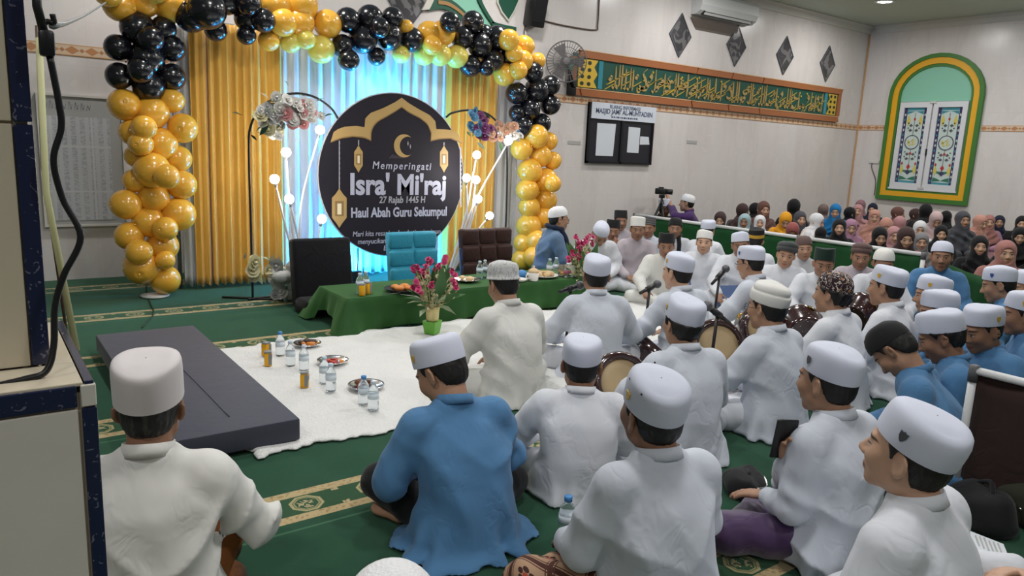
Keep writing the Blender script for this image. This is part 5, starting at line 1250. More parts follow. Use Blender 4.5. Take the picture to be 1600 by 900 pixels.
tag(g.build('fur_rug', 'fur_white'), 'white shaggy fur rug spread in front of the low table', 'rug')
fabric('mattress_slate', (.062, .065, .092), rough=.6, wr=.05)
mt = thing('mattress', 'long dark slate foam mattress lying on the carpet and rug', 'mattress', (.905, 4.29, .024))
MB().box((0, 0, .055), (.60, 2.05, .11), .012).build('foam_block', 'mattress_slate', mt, True, 40)
MB().tube(curve_pts([(.02, -.85, .111), (.012, -.3, .111), (.0, .2, .111), (-.01, .55, .111)], 6), .004, 5).build('seam', 'mattress_slate', mt, True)
MB().tube([(.293, -1.018, .008), (.293, 1.018, .008)], .006, 5).build('piping', 'mattress_slate', mt, True)

# ---- drinks and dishes
def clear(name, col, rough=.05):
    m = Mat(name, col, rough, .5); m.b.inputs['Transmission Weight'].default_value = .92; m.b.inputs['IOR'].default_value = 1.25; M[name] = m.done()
clear('bottle_plastic', (.90, .95, .98)); plain('cap_blue', (.06, .24, .55), .4); plain('cap_pale', (.55, .65, .75), .4); plain('label_white', (.62, .70, .76), .5); plain('can_yellow', (.80, .40, .01), .35); plain('can_grey', (.22, .24, .24), .4); plain('steel', (.75, .75, .76), .18, .5, 1.0)
BOT = [(.004, .0), (.027, .002), (.030, .012), (.030, .05), (.0285, .058), (.030, .066), (.030, .100), (.027, .115), (.018, .133), (.0125, .142), (.0125, .150)]
def bottle(label, p, capm='cap_pale', s=1.0, lab=True):
    t = thing('water_bottle', label, 'bottle', p, random.Random(str(p)).uniform(0, 6), 'small plastic water bottles')
    MB().lathe([(r * s, z * s) for r, z in BOT], 18).build('bottle_body', 'bottle_plastic', t, True); MB().lathe([(.0145 * s, .146 * s), (.0145 * s, .163 * s), (.012 * s, .165 * s)], 16).build('screw_cap', capm, t, True)
    if lab: MB().lathe([(.0306 * s, .068 * s), (.0306 * s, .098 * s)], 18).build('label_band', 'label_white', t, True)
RZ = .027
for (x, y), lb in zip(((438, 556), (454, 572), (475, 579), (507, 599), (517, 611), (568, 632), (583, 641)),
                      ('water bottle farthest back on the rug beside the yellow cans', 'water bottle right of the front yellow can on the rug', 'water bottle standing behind the single yellow can', 'water bottle left of a pair in front of the watermelon plate', 'water bottle right of a pair in front of the watermelon plate', 'water bottle left of a pair at the nearest steel plate', 'water bottle nearest the bowing man in blue')):
    bottle(lb, onz(x, y, RZ), 'cap_blue' if x in (568, 438) else 'cap_pale')
bottle('water bottle with blue cap on the carpet beside the batik sarong', onz(884, 843, .004), 'cap_blue', 1.08)
def can(label, p, rz):
    t = thing('drink_can', label, 'can', p, rz, 'yellow drink cartons on the rug and table')
    b = MB().box((0, 0, .042), (.046, .046, .084), .007).build('can_body', 'can_yellow', t, True, 40); MB().box((0, 0, .089), (.044, .044, .012), .004).build('can_top', 'can_grey', t, True, 40)
    MB().box((.012, -.0236, .045), (.020, .002, .07), 0).build('print_panel', 'can_grey', b); MB().box((.0236, 0, .060), (.002, .034, .03), 0).build('print_panel', 'can_grey', b)
can('yellow drink carton behind another at the left of the rug', onz(416, 556, RZ), .5); can('front yellow drink carton at the left of the rug', onz(419, 571, RZ), -.3); can('single yellow drink carton in the middle of the rug', onz(476, 605, RZ), -.5)
for nm, c in dict(food_red=(.50, .06, .04), food_orange=(.72, .26, .06), food_brown=(.16, .06, .03), food_dark=(.06, .03, .02), food_green=(.10, .25, .05), food_cream=(.68, .48, .26)).items(): plain(nm, c, .5)
def plate(label, p, r, foods, seed, mat='steel'):
    t = thing('plate', label, 'plate', p, 0, 'plates of snacks'); rng = random.Random(seed)
    MB().lathe([(r * .55, 0), (r * .62, .006), (r * .92, .020), (r, .024), (r * 1.0, .028), (r * .90, .025), (r * .60, .010), (r * .02, .009)], 32).build('dish', mat, t, True)
    return t, rng
def snack(label, p, shape, mat, s):
    mb = MB()
    if shape == 'wedge': mb.prism([(-s, 0), (s, 0), (0, s * 1.1)], s * .5)
    elif shape == 'roll': mb.tube([(-s, 0, s * .5), (0, 0, s * .55), (s, 0, s * .5)], [s * .42, s * .5, s * .42], 10)
    else: mb.sphere((0, 0, s * .55), (s, s * .9, s * .55), 12, 8)
    o = mb.build('snack', mat, None, shape != 'wedge'); o.location = p; o.rotation_euler = (0, 0, (p[0] * 97) % 6.28); tag(o, label, 'food', 'snacks on the plates')
pl = [('steel plate with dark snacks farthest back on the rug', (480, 541), .095, [('ball', 'food_dark')] * 3 + [('roll', 'food_orange')] * 2),
      ('steel plate with watermelon slices in the middle of the rug', (520, 568), .10, [('wedge', 'food_red')] * 3 + [('wedge', 'food_orange')]),
      ('steel plate of brown snacks nearest on the rug', (572, 607), .105, [('ball', 'food_brown'), ('roll', 'food_red'), ('ball', 'food_dark'), ('roll', 'food_brown')]),
      ('steel plate half hidden by the man in the embroidered cap', (715, 548), .10, [('roll', 'food_orange'), ('ball', 'food_brown')])]
NM = dict(food_dark='dark round', food_orange='orange', food_red='red', food_brown='brown', food_cream='cream', food_green='green'); SH = dict(ball='bun', roll='roll', wedge='melon slice')
def dish(lb, p, r, foods, k, mat='steel', where=''):
    plate(lb, p, r, 0, k, mat); rng = random.Random(k)
    for i, (sh, mt_) in enumerate(foods):
        a = i * 6.28 / len(foods) + k; q = Vector(p) + Vector((cos(a) * r * .42, sin(a) * r * .42, .011)); snack('%s %s on the %s' % (NM[mt_], SH[sh], lb), q, sh, mt_, r * rng.uniform(.26, .34))
for k, (lb, (x, y), r, fd) in enumerate(pl): dish(lb, onz(x, y, RZ), r, fd, k)
TP = TZ + .006
plain('plate_dark', (.03, .02, .02), .3); plain('china', (.78, .76, .72), .3)
bottle('water bottle on the table by the left yellow carton', onz(562, 459, TP)); bottle('second water bottle on the table behind the yellow carton', onz(571, 456, TP), 'cap_pale', 1.0)
can('yellow drink carton on the green table left end', onz(575, 459, TP), .2); can('grey-topped yellow carton beside another on the green table', onz(566, 462, TP), .9)
dish('dark plate of orange snacks on the green table', onz(628, 455, TP), .14, [('ball', 'food_orange')] * 4, 7, 'plate_dark')
dish('shiny steel plate behind the pink flowers on the table', onz(728, 440, TP), .12, [('ball', 'food_cream')] * 2, 8)
dish('long tray of golden pastries on the table before the denim man', onz(847, 433, TP), .15, [('roll', 'food_cream')] * 6, 9, 'china')
dish('small white saucer beside the lidded cup', onz(812, 440, TP), .07, [('ball', 'food_cream')], 10, 'china')
for x, y, lb in ((749, 436, 'water bottle on the table in front of the brown chair'), (757, 434, 'water bottle close beside another before the brown chair'), (858, 431, 'left of two water bottles before the denim man'), (868, 429, 'right of two water bottles before the denim man')): bottle(lb, onz(x, y, TP))
t = thing('lidded_cup', 'white lidded tea cup with handle on the green table', 'cup', onz(833, 439, TP)); MB().lathe([(.035, 0), (.045, .01), (.05, .08), (.047, .082)], 24).build('cup_body', 'china', t, True); MB().lathe([(.052, .082), (.045, .10), (.02, .115), (.008, .12), (.012, .135), (.004, .142)], 24).build('lid', 'food_cream', t, True)
MB().tube(curve_pts([(-.046, 0, .065), (-.075, 0, .06), (-.078, 0, .035), (-.045, 0, .02)], 5), .006, 8).build('handle', 'china', t, True)
o = MB().lathe([(.03, 0), (.045, .01), (.048, .05), (.035, .075), (.012, .085)], 20).build('blue_jar', 'cap_blue', None, True); o.location = onz(815, 436, TP); tag(o, 'small bright blue jar behind the white saucer', 'jar')
t = thing('glass_box', 'clear box of pink sweets beside the right vase', 'box', onz(885, 432, TP)); clear('box_clear', (.95, .97, .98)); MB().box((0, 0, .055), (.13, .10, .11), .004).build('box_shell', 'box_clear', t)
for k in range(5): MB().sphere((-.04 + .02 * k, .01 * (-1) ** k, .03 + .016 * (k % 2)), .018, 10, 7).build('sweet', 'petal_magenta' if k % 2 else 'can_yellow', t, True)
for k, (px, py) in enumerate(((640, 462), (612, 459))):
    o = MB().box((0, 0, .003), (.16, .012, .004), .001).build('spoon', 'steel'); o.location = onz(px, py, TP); o.rotation_euler = (0, 0, -1.0 + k); tag(o, 'thin steel spoon lying %s the dark plate' % ('right of', 'left of')[k], 'cutlery')

# ---- flower pots with pink blooms
plain('pot_green', (.14, .42, .05), .4); m = Mat('wrap_yellow', (.66, .55, .25), .5); m.bump(m.noise(m.coord(), 20, 3), .6, .01); M['wrap_yellow'] = m.done(); plain('stem_pale', (.55, .55, .30), .6)
def vase(label, p, seed, lift=0.0, sc=1.0):
    t = thing('flower_pot', label, 'flower pot', p, 0, 'potted pink flower arrangements'); rng = random.Random(seed); S_ = sc
    MB().lathe([(.055 * S_, 0), (.06 * S_, .004), (.078 * S_, .10 * S_), (.080 * S_, .102 * S_), (.072 * S_, .10 * S_), (.02, .09 * S_)], 4, rot=Matrix.Rotation(rad(45 + 30), 3, 'Z')).build('pot', 'pot_green', t)
    MB().lathe([(.04 * S_, .09 * S_), (.048 * S_, .12 * S_), (.050 * S_, .17 * S_), (.058 * S_, .215 * S_), (.05 * S_, .21 * S_), (.02, .18 * S_)], 12).build('paper_wrap', 'wrap_yellow', t, True)
    for k in range(21):
        a = rng.uniform(0, 6.28); sp = rng.uniform(.25, 1) ** .7; hh = rng.uniform(.30, .50) * S_; e = Vector((cos(a) * .20 * sp * S_, sin(a) * .14 * sp * S_, .12 * S_ + hh * (1.05 - .35 * sp * sp)))
        b = Vector((cos(a) * .03, sin(a) * .03, .18 * S_)); pts = curve_pts([b, b.lerp(e, .5) + Vector((0, 0, .05)), e], 4); s_ = MB().tube(pts, .004, 5).build('flower_stem', 'stem_pale', t)
        for j in range(3): put_flower('flower', 'petal_magenta', e + Vector((rng.gauss(0, .012), rng.gauss(0, .012), -.018 * j + .01)), .026 * S_, (rng.uniform(-.5, .5), rng.uniform(-1, .2), .6), s_)
        for j in range(5): put_flower('flower', 'petal_cream', b.lerp(e, .22 + .14 * j) + Vector((rng.gauss(0, .012), rng.gauss(0, .012), 0)), .018 * S_, (rng.uniform(-1, 1), rng.uniform(-1, 1), .4), s_)
    for k in range(26):
        a = rng.uniform(0, 6.28); q = Vector((cos(a) * .07, sin(a) * .06, rng.uniform(.20, .27))) * S_
        put_flower('leaf', rng.choice(('leaf_sage', 'petal_cream', 'leaf_sage', 'leaf_green')), q, rng.uniform(.10, .20) * S_, (cos(a) * 1.2, sin(a) * 1.2, rng.uniform(-.2, 1.0)), t)
    for k in range(9):
        a = rng.uniform(0, 6.28); put_flower('leaf', 'leaf_green', Vector((cos(a) * .02, sin(a) * .02, .22 * S_)), rng.uniform(.26, .36) * S_, (cos(a) * .4, sin(a) * .4, 1), t)
vase('pink flowers with pale buds in a yellow wrap and lime pot on the rug', onz(675, 521, RZ), 3)
vase('pink flowers with dark leaves in pot behind the man at the microphone', onz(905, 470, RZ), 6, sc=1.05)

# ------------------------------------------------------------------ things on the walls
WY = YA - .002
def wq(px, py, Y=WY): q = ony(px, py, Y); return (q.x, q.z)
plain('copper_wood', (.36, .125, .045), .3, .5); plain('copper_edge', (.70, .42, .22), .35); plain('panel_green', (.012, .075, .055), .45); plain('script_gold', (.44, .31, .12), .4, .5, .2); plain('script_yellow', (.72, .48, .06), .35, .5, .3); plain('ornament_dark', (.02, .03, .022), .5)
cp = thing('calligraphy_panel', 'long copper framed green panel with golden Arabic calligraphy', 'wall panel', (0, 0, 0))
px0, px1, pz0, pz1 = 6.86, 13.66, 2.20, 2.82
MB().prism([(px0 + .05, pz0 + .05), (px1 - .05, pz0 + .05), (px1 - .05, pz1 - .05), (px0 + .05, pz1 - .05)], .03, FR(WY)).build('backing', 'panel_green', cp)
def bar(x0, x1, z0, z1, sk):
    MB().prism([(x0, z0), (x1, z0), (x1 - sk, z1), (x0 - sk, z1)], .055, FR(WY)).build('frame_piece', 'copper_wood', cp); MB().prism([(x0, z1 - .012), (x1, z1 - .012), (x1 - sk, z1), (x0 - sk, z1)], .06, FR(WY)).build('frame_edge', 'copper_edge', cp)
fw = .105
js = [px0 + .12] + [wq(x, y)[0] for x, y in ((1085, 108), (1140, 116), (1188, 127))] + [px1]
for a, b in zip(js[:-1], js[1:]): bar(a + .012, b - .012, pz1 - fw, pz1, -.04)
js = [px0 + .02] + [wq(x, y)[0] for x, y in ((905, 138), (1078, 163), (1135, 172), (1183, 178))] + [px1]
for a, b in zip(js[:-1], js[1:]): bar(a + .012, b - .012, pz0, pz0 + fw, .04)
MB().prism([(px0, pz0 + fw), (px0 + .10, pz0 + fw), (px0 + .10, pz1 - fw), (px0, pz1 - fw)], .05, FR(WY)).build('frame_piece', 'copper_wood', cp); MB().prism([(px1 - .10, pz0 + fw), (px1, pz0 + fw), (px1, pz1 - fw), (px1 - .10, pz1 - fw)], .05, FR(WY)).build('frame_piece', 'copper_wood', cp)
zb, zt2 = pz0 + fw + .015, pz1 - fw - .015; H_ = zt2 - zb
def brush(mb, pts, w0, w1, ang=.9):
    P3 = curve_pts([(x, y, 0) for x, y in pts], 6); n = len(P3); dx, dy = cos(ang), sin(ang); A, B = [], []
    for i, p in enumerate(P3):
        w = w0 + (w1 - w0) * (i / (n - 1)); w *= .35 + .65 * sin(pi * (i + .6) / (n + .2)); A.append((p.x - dx * w, p.y - dy * w)); B.append((p.x + dx * w, p.y + dy * w))
    mb.ribbon(A, B, .014, FR(WY - .030))
LET = dict(a=[[(.0, .95), (.01, .5), (.0, .08)]], l=[[(.06, .98), (.07, .5), (.05, .18), (-.02, .10), (-.12, .16)]], n=[[(.16, .42), (.17, .22), (.06, .06), (-.08, .12), (-.13, .34)]], m=[[(.08, .36), (.0, .44), (-.04, .32), (.06, .26), (.02, .1), (-.06, .0)]],
           r=[[(.10, .36), (.08, .16), (-.10, .02)]], w=[[(.06, .40), (-.02, .44), (-.02, .30), (.08, .30), (.05, .12), (-.12, .03)]], s=[[(.26, .30), (.22, .20), (.18, .30), (.13, .20), (.08, .32), (.06, .10), (-.10, .06), (-.16, .28)]], b=[[(.22, .36), (.18, .20), (0, .16), (-.18, .22), (-.22, .36)]],
           h=[[(.10, .52), (.0, .56), (-.06, .42), (.06, .36), (.10, .50)]], k=[[(.16, .92), (-.04, .72), (.10, .50), (.12, .28), (-.10, .22), (-.22, .30)]], y=[[(.12, .46), (.02, .50), (.0, .34), (.10, .26), (.0, .08), (-.22, .06), (-.30, .24)]], t=[[(.20, .62), (.08, .74), (-.06, .64), (.12, .54), (-.20, .50)]])
rng = random.Random(77); x = px1 - .62; word = 'anmaylmrmsajdallhmnamnballhwalywmalakrwaqamalslatwatyalzkatwlmykshalaallh'
mb = MB(); mbs = MB(); mbd = MB()
for i, ch in enumerate(word):
    g_ = LET.get(ch, LET['b']); sc = H_ * rng.uniform(.85, 1.05); up = H_ * (.0 if ch in 'alk' else rng.choice((0.0, .10, .30, .44)))
    for st in g_:
        P_ = [(x + u * sc * 1.05, zb + min(H_ * .99, up + v * sc * (1 if ch in 'alk' else .8))) for u, v in st]
        brush(mb, P_, .022, .030)
    if rng.random() < .55:
        dx, dz = x + rng.uniform(-.1, .1), zb + H_ * rng.uniform(.08, .92); mbd.prism([(dx - .018, dz), (dx, dz - .018), (dx + .018, dz), (dx, dz + .018)], .012, FR(WY - .030))
    if rng.random() < .75:
        bx, bz = x + rng.uniform(-.08, .08), zb + H_ * rng.uniform(.12, .85); brush(mbd, [(bx + .10, bz + .05), (bx, bz), (bx - .11, bz - .055)], .010, .012)
    x -= (px1 - px0 - 1.30) / len(word)
mb.build('arabic_script', 'script_gold', cp)['kind'] = 'stuff'; mbd.build('arabic_marks', 'script_yellow', cp)['kind'] = 'stuff'
for ex, sg in ((px0 + .14, 1), (px1 - .14, -1)):
    mb = MB(); w_ = .36 if sg > 0 else .30
    mb.prism([(ex, zb), (ex + sg * w_, zb), (ex + sg * (w_ - .07), zb + H_ * .25), (ex + sg * w_, zb + H_ * .5), (ex + sg * (w_ - .07), zb + H_ * .75), (ex + sg * w_, zt2), (ex, zt2)][::sg], .012, FR(WY - .03)); e = mb.build('corner_ornament', 'script_yellow', cp)
    for k in range(4):
        for j in range(2): c_ = (ex + sg * (.07 + .13 * j), zb + H_ * (.13 + .25 * k)); MB().prism([(c_[0] + .035 * cos(a), c_[1] + .028 * sin(a)) for a in np.linspace(0, 6.28, 9)[:-1]], .004, FR(WY - .042)).build('ornament_hole', 'ornament_dark', e)  # near-black discs laid over the gold ornament
    MB().prism([(ex + sg * (w_ + .02), zb), (ex + sg * (w_ + .10), zb), (ex + sg * (w_ + .10), zt2), (ex + sg * (w_ + .02), zt2)][::sg], .012, FR(WY - .03)).build('teal_strip', 'mint_paint' if 0 else 'glass_teal', cp)

# ---- notice board
nb = thing('notice_board', 'black two-panel notice board with white title strip', 'notice board', (0, 0, 0)); plain('nb_black', (.018, .017, .024), .4); plain('nb_frame', (.008, .008, .010), .4); plain('nb_white', (.66, .70, .78), .4); plain('paper', (.66, .69, .74), .6); plain('ink', (.07, .09, .16), .5)
nx0, nx1, nz0, nz1 = 7.25, 8.59, 1.27, 2.13
MB().prism([(nx0, nz0), (nx1, nz0), (nx1, nz1), (nx0, nz1)], .03, FR(WY)).build('back_panel', 'nb_black', nb)
for a, b, c_, d_ in ((nx0, nx0 + .03, nz0, nz1), (nx1 - .03, nx1, nz0, nz1), (nx0, nx1, nz0, nz0 + .03), ((nx0 + nx1) / 2 - .02, (nx0 + nx1) / 2 + .02, nz0, nz1 - .22)): MB().prism([(a, c_), (b, c_), (b, d_), (a, d_)], .05, FR(WY)).build('frame_bar', 'nb_frame', nb)
ts = MB().prism([(nx0 + .03, nz1 - .225), (nx1 + .01, nz1 - .225), (nx1 + .01, nz1 + .005), (nx0 + .03, nz1 + .005)], .056, FR(WY)).build('title_strip', 'nb_white', nb)
xm = (nx0 + nx1) / 2 + .02
for tx, z, w_, sz, bo in (('RUANG INFORMASI', nz1 - .045, .62, .075, .001), ("MASJID JAMI' AL-MUHTADIIN", nz1 - .115, 1.16, .098, .002)): text_obj('lettering', tx, sz, 'ink', Matrix.Translation((xm, WY - .0575, z)) @ Matrix.Rotation(rad(90), 4, 'X'), ts, .001, bo, w_)
rng = random.Random(9); x = xm - .27
while x < xm + .27: w_ = rng.uniform(.012, .05); MB().prism([(x, nz1 - .20), (x + w_, nz1 - .20), (x + w_, nz1 - .176), (x, nz1 - .176)], .0015, FR(WY - .056)).build('fine_print', 'ink', ts); x += w_ + .014
def paper(label, P_, lines=0):
    o = MB().prism([wq(*p) for p in P_], .003, FR(WY - .032)).build('paper_sheet', 'paper'); tag(o, label, 'paper', 'papers pinned on the notice board')
paper('tall white sheet on the left half of the notice board', [(928, 243), (955, 244), (960, 194), (931, 192)]); paper('narrow white sheet on the right half of the notice board', [(977, 238), (995, 239), (998, 200), (980, 198)]); paper('small folded white note at the right of the notice board', [(997, 226), (1012, 226), (1011, 214), (998, 213)])

# ---- diamond mirrors
m = Mat('smoky_mirror', (.12, .115, .125), .15, .5, .6); p = m.worldpos(); m.over(m.noise(p, 5, 2, .5, None, 1).step(.52, .56) * .6, (.42, .41, .42)); M['smoky_mirror'] = m.done()
for x, z, lb in ((9.05, 3.25, 'left of the air conditioner outlet'), (10.42, 3.25, 'below the right end of the air conditioner'), (11.78, 3.24, 'second from the room corner'), (13.12, 3.23, 'nearest the room corner'), (2.98, 3.05, 'peeping above the black balloons'), (4.33, 3.05, 'peeping above the balloons left of the green arch')):
    h, w_ = (.33, .25)
    t = thing('diamond_mirror', 'smoky grey diamond wall mirror ' + lb, 'mirror', (x, WY, z), 0, 'diamond wall mirrors')
    MB().prism([(-w_, 0), (0, -h), (w_, 0), (0, h)], .012, FR(0)).build('glass', 'smoky_mirror', t); MB().ribbon([(-w_, 0), (0, -h), (w_, 0), (0, h), (-w_, 0)], [(-w_ + .02, 0), (0, -h + .026), (w_ - .02, 0), (0, h - .026), (-w_ + .02, 0)], .018, FR(0)).build('bevel', 'glass_lead', t)

# ---- air conditioner with a tinted deflector
ac = thing('air_conditioner', 'white split air conditioner with brown deflector on the front wall', 'air conditioner', (9.95, WY, 3.74)); plain('ac_white', (.72, .73, .74), .3); plain('ac_vent', (.05, .045, .04), .4)
pr = [(0, .17), (-.16, .17), (-.205, .12), (-.215, -.02), (-.18, -.10), (-.10, -.15), (0, -.15)]; hw = .70
V = [(sx * hw, y, z) for sx in (-1, 1) for y, z in pr]; k = len(pr); Fc = [(i, (i + 1) % k, k + (i + 1) % k, k + i) for i in range(k)] + [tuple(range(k)), tuple(range(2 * k - 1, k - 1, -1))]
mesh_obj('case', V, Fc, 'ac_white', ac, False)
MB().box((0, -.145, -.128), (1.20, .085, .02), .003, Matrix.Rotation(rad(-30), 3, 'X')).build('outlet', 'ac_vent', ac); MB().box((0, -.168, -.127), (1.15, .06, .008), .002, Matrix.Rotation(rad(-55), 3, 'X')).build('louver', 'ac_white', ac)
m = Mat('tinted_acrylic', (.14, .11, .09), .1, .6); m.b.inputs['Alpha'].default_value = .75; M['tinted_acrylic'] = m.done()
MB().prism([(-.68, .02), (-.45, -.22), (-.25, -.30), (.15, -.36), (.32, -.26), (.50, -.08), (.5, .02)], .008, FR(0) @ Matrix.Rotation(rad(14), 4, 'X')).build('deflector', 'tinted_acrylic', ac).location = (-.05, -.03, -.20)

# ---- wall fan, speaker, wires, small labels
fan = thing('wall_fan', 'grey caged wall fan at the left end of the calligraphy panel', 'fan', (6.62, WY, 2.60)); plain('fan_grey', (.16, .15, .15), .5); plain('fan_green', (.04, .30, .17), .4)
rf = Matrix.Rotation(rad(90), 3, 'X') ; tilt = Matrix.Rotation(rad(-38), 4, 'Z')
hd = bpy.data.objects.new('fan_head', None); bpy.data.objects.remove(hd)
MB().box((.28, -.03, -.30), (.14, .06, .22), .015).build('wall_bracket', 'black_plastic', fan, True, 40); MB().tube([(.28, -.06, -.28), (.14, -.16, -.16), (.03, -.20, -.02)], .022, 8).build('arm', 'black_plastic', fan, True)
MB().lathe([(.03, -.10), (.07, -.07), (.075, .04), (.03, .06)], 18, (0, -.20, 0), rot=tilt.to_3x3() @ rf).build('motor', 'fan_grey', fan, True)
cg = MB(); T3 = tilt.to_3x3()
cf = lambda r, a, d: T3 @ Vector((r * cos(a), -d, r * sin(a))) + Vector((0, -.22, 0))
for r, d in ((.27, .05), (.265, .09), (.265, .01), (.10, .115), (.18, .105)): cg.tube([cf(r, a, d) for a in np.linspace(0, 2 * pi, 33)[:-1]], .004, 4, closed=True)
for k in range(40):
    a = 2 * pi * k / 40; cg.tube([cf(.05, a, .118), cf(.17, a, .108), cf(.255, a, .09), cf(.272, a, .05), cf(.255, a, .01), cf(.06, a, -.01)], .0028, 4, caps=False)
cg.build('cage', 'fan_grey', fan, True)
for k in range(3):
    a = k * 2.094; MB().add([cf(.04, a - .3, .05), cf(.24, a - .35, .035), cf(.245, a + .35, .07), cf(.04, a + .4, .06)], [(0, 1, 2, 3)]).build('blade', 'fan_grey', fan)
MB().lathe([(.045, .12), (.05, .122), (.045, .126)], 20, (0, -.22, 0), rot=T3 @ rf).build('badge_disc', 'fan_grey', fan, True); MB().box((.16, -.08, -.0), (.16, .02, .16), .004).build('switch_box', 'fan_green', fan)
sp = thing('wall_speaker', 'small black loudspeaker high on the front wall', 'speaker', (6.14, WY - .12, 3.2)); MB().box((0, 0, 0), (.22, .20, .40), .02, Matrix.Rotation(rad(12), 3, 'X')).build('cabinet', 'black_plastic', sp, True, 40); MB().box((0, -.105, .02), (.19, .01, .36), .004, Matrix.Rotation(rad(12), 3, 'X')).build('grille', 'nb_frame', sp); MB().tube([(0, .08, 0), (0, .12, 0)], .02).build('bracket', 'pipe_metal', sp)
plain('wire_brown', (.10, .06, .04), .5)
def wire(label, P_, r, mat, name='cable'): tag(MB().tube(curve_pts(P_, 5), r, 6).build(name, mat, None, True), label, 'cable')
wire('thin dark cable running from the loudspeaker up the wall', [Vector((*q[:1], WY - .012, q[1])) for q in (wq(838, 30), wq(880, 40), wq(928, 47), wq(933, 38), wq(936, -10))], .010, 'wire_brown')
wire('thin cable hanging down the wall below the loudspeaker', [Vector((q[0], WY - .012, q[1])) for q in (wq(822, 35), wq(818, 50), wq(820, 70), wq(815, 110))], .008, 'wire_brown')
wire('thin cable hanging from the small socket beside the window', [onx(*p, XB - .012) for p in ((1363, 253), (1362, 262), (1368, 282), (1366, 305))], .008, 'wire_brown')
t = thing('wall_socket', 'small pale socket plate on the right wall beside the window', 'socket', onx(1366, 253, XB - .012)); MB().box((0, 0, 0), (.02, .20, .06), .004).build('plate', 'cornice_paint', t); MB().box((-.012, .04, 0), (.006, .05, .03), .002).build('plug', 'cornice_paint', t)
for px, py, lb in ((897, 223, 'left of the notice board'), (1081, 222, 'right of the notice board')):
    q = wq(px, py); o = MB().prism([(q[0] - .12, q[1] - .025), (q[0] + .12, q[1] - .025), (q[0] + .12, q[1] + .025), (q[0] - .12, q[1] + .025)], .004, FR(WY)).build('wall_label', 'can_grey' if 0 else 'petal_grey'); tag(o, 'tiny grey label strip on the tiles ' + lb, 'label')

# ---- prayer-niche arch top and leaf ornament
plain('niche_green', (.012, .085, .05), .45); plain('niche_cream', (.66, .63, .56), .45); plain('niche_gold', (.36, .20, .07), .45)
na = thing('niche_arch', 'mint, green and gold crest of the prayer niche above the balloons', 'arch', (0, 0, 0))
def stroke(nm, P_, w0, mt_, h, up=(0, 1)):
    P3 = curve_pts([(*wq(*p), 0) for p in P_], 6); MB().ribbon([(p.x + up[0] * w0, p.y + up[1] * w0) for p in P3], [(p.x - up[0] * w0, p.y - up[1] * w0) for p in P3], h, FR(WY)).build(nm, mt_, na)
MB().prism([wq(*p) for p in ((690, 4), (708, 10), (724, 24), (740, 38), (756, 44), (768, 40), (757, 20), (747, 0), (738, -25), (690, -25))], .012, FR(WY)).build('mint_field', 'mint_paint', na)
stroke('cream_band', [(662, 16), (668, 4), (674, -12), (682, -30)], .05, 'niche_cream', .05, (1, .2)); stroke('green_band', [(668, 8), (690, 5), (708, 13), (724, 27), (740, 42)], .07, 'niche_green', .035); stroke('gold_band', [(682, 4), (698, 7), (714, 17), (730, 32)], .022, 'niche_gold', .045)
stroke('green_line', [(742, -25), (747, 0), (757, 20), (768, 37)], .03, 'niche_green', .04, (1, 0)); stroke('green_line', [(766, 37), (784, 42), (804, 46)], .025, 'niche_green', .04)
t = thing('leaf_ornament', 'dark green pointed ornament with cream edge beside the loudspeaker', 'ornament', (0, 0, 0)); lp = [(778, -14), (807, -12), (808, 2), (801, 18), (793, 31), (783, 18), (777, 4)]
MB().prism([wq(*p) for p in lp[::-1]], .02, FR(WY)).build('field', 'niche_green', t); MB().ribbon([wq(*p) for p in lp + lp[:1]], [wq(793 + (x - 793) * 1.14, 5 + (y - 5) * 1.12) for x, y in lp + lp[:1]], .028, FR(WY)).build('rim', 'niche_cream', t)

# ---- left wall: schedule board, wires, pole and hanging cable
m = Mat('schedule_print', (.55, .56, .58), .5); x, y, z = m.xyz(m.worldpos()); n = m.noise(m.worldpos(), 40, 2, .6, (1, 1, 4)); m.over((x / .075).frac().lt(.55) * n.step(.42, .6) * .55, (.22, .23, .26)); m.over((x / .33).frac().lt(.05).max((z / .42).frac().lt(.04)), (.60, .60, .61)); M['schedule_print'] = m.done()
sb = thing('schedule_board', 'large printed timetable board on the wall left of the stage', 'board', (0, 0, 0)); sx0, sx1, sz0, sz1 = wq(66, 250)[0], wq(186, 250)[0] + .03, wq(120, 350)[1], wq(120, 152)[1]
MB().prism([(sx0, sz0), (sx1, sz0), (sx1, sz1), (sx0, sz1)], .03, FR(WY)).build('panel', 'petal_grey', sb); MB().prism([(sx0 + .04, sz0 + .04), (sx1 - .10, sz0 + .04), (sx1 - .10, sz1 - .18), (sx0 + .04, sz1 - .18)], .034, FR(WY)).build('printed_sheet', 'schedule_print', sb)
MB().ribbon([(sx0 - .02, sz0 - .02), (sx1 + .02, sz0 - .02), (sx1 + .02, sz1 + .02), (sx0 - .02, sz1 + .02), (sx0 - .02, sz0 - .02)], [(sx0, sz0), (sx1, sz0), (sx1, sz1), (sx0, sz1), (sx0, sz0)], .045, FR(WY)).build('frame', 'cornice_paint', sb)
rng = random.Random(2); mb = MB(); x = sx0 + .03
while x < sx0 + .42:
    z = sz1 - .09; brush_pts = [(x, z - .03), (x + .012, z + rng.uniform(.0, .05)), (x + .024, z - .02), (x + .034, z + .02)]; P3 = curve_pts([(a, b, 0) for a, b in brush_pts], 4); mb.ribbon([(p.x, p.y - .005) for p in P3], [(p.x, p.y + .005) for p in P3], .002, FR(WY - .03)); x += .05
mb.build('scribbled_heading', 'ink', sb)
tag(MB().tube([ony(61, 60, 1.9), ony(72, 300, 1.82), ony(120, 548, 1.75)], .0065, 8).build('pole', 'stem_pale', None, True), 'thin beige pole leaning beside the tiled pillar', 'pole')
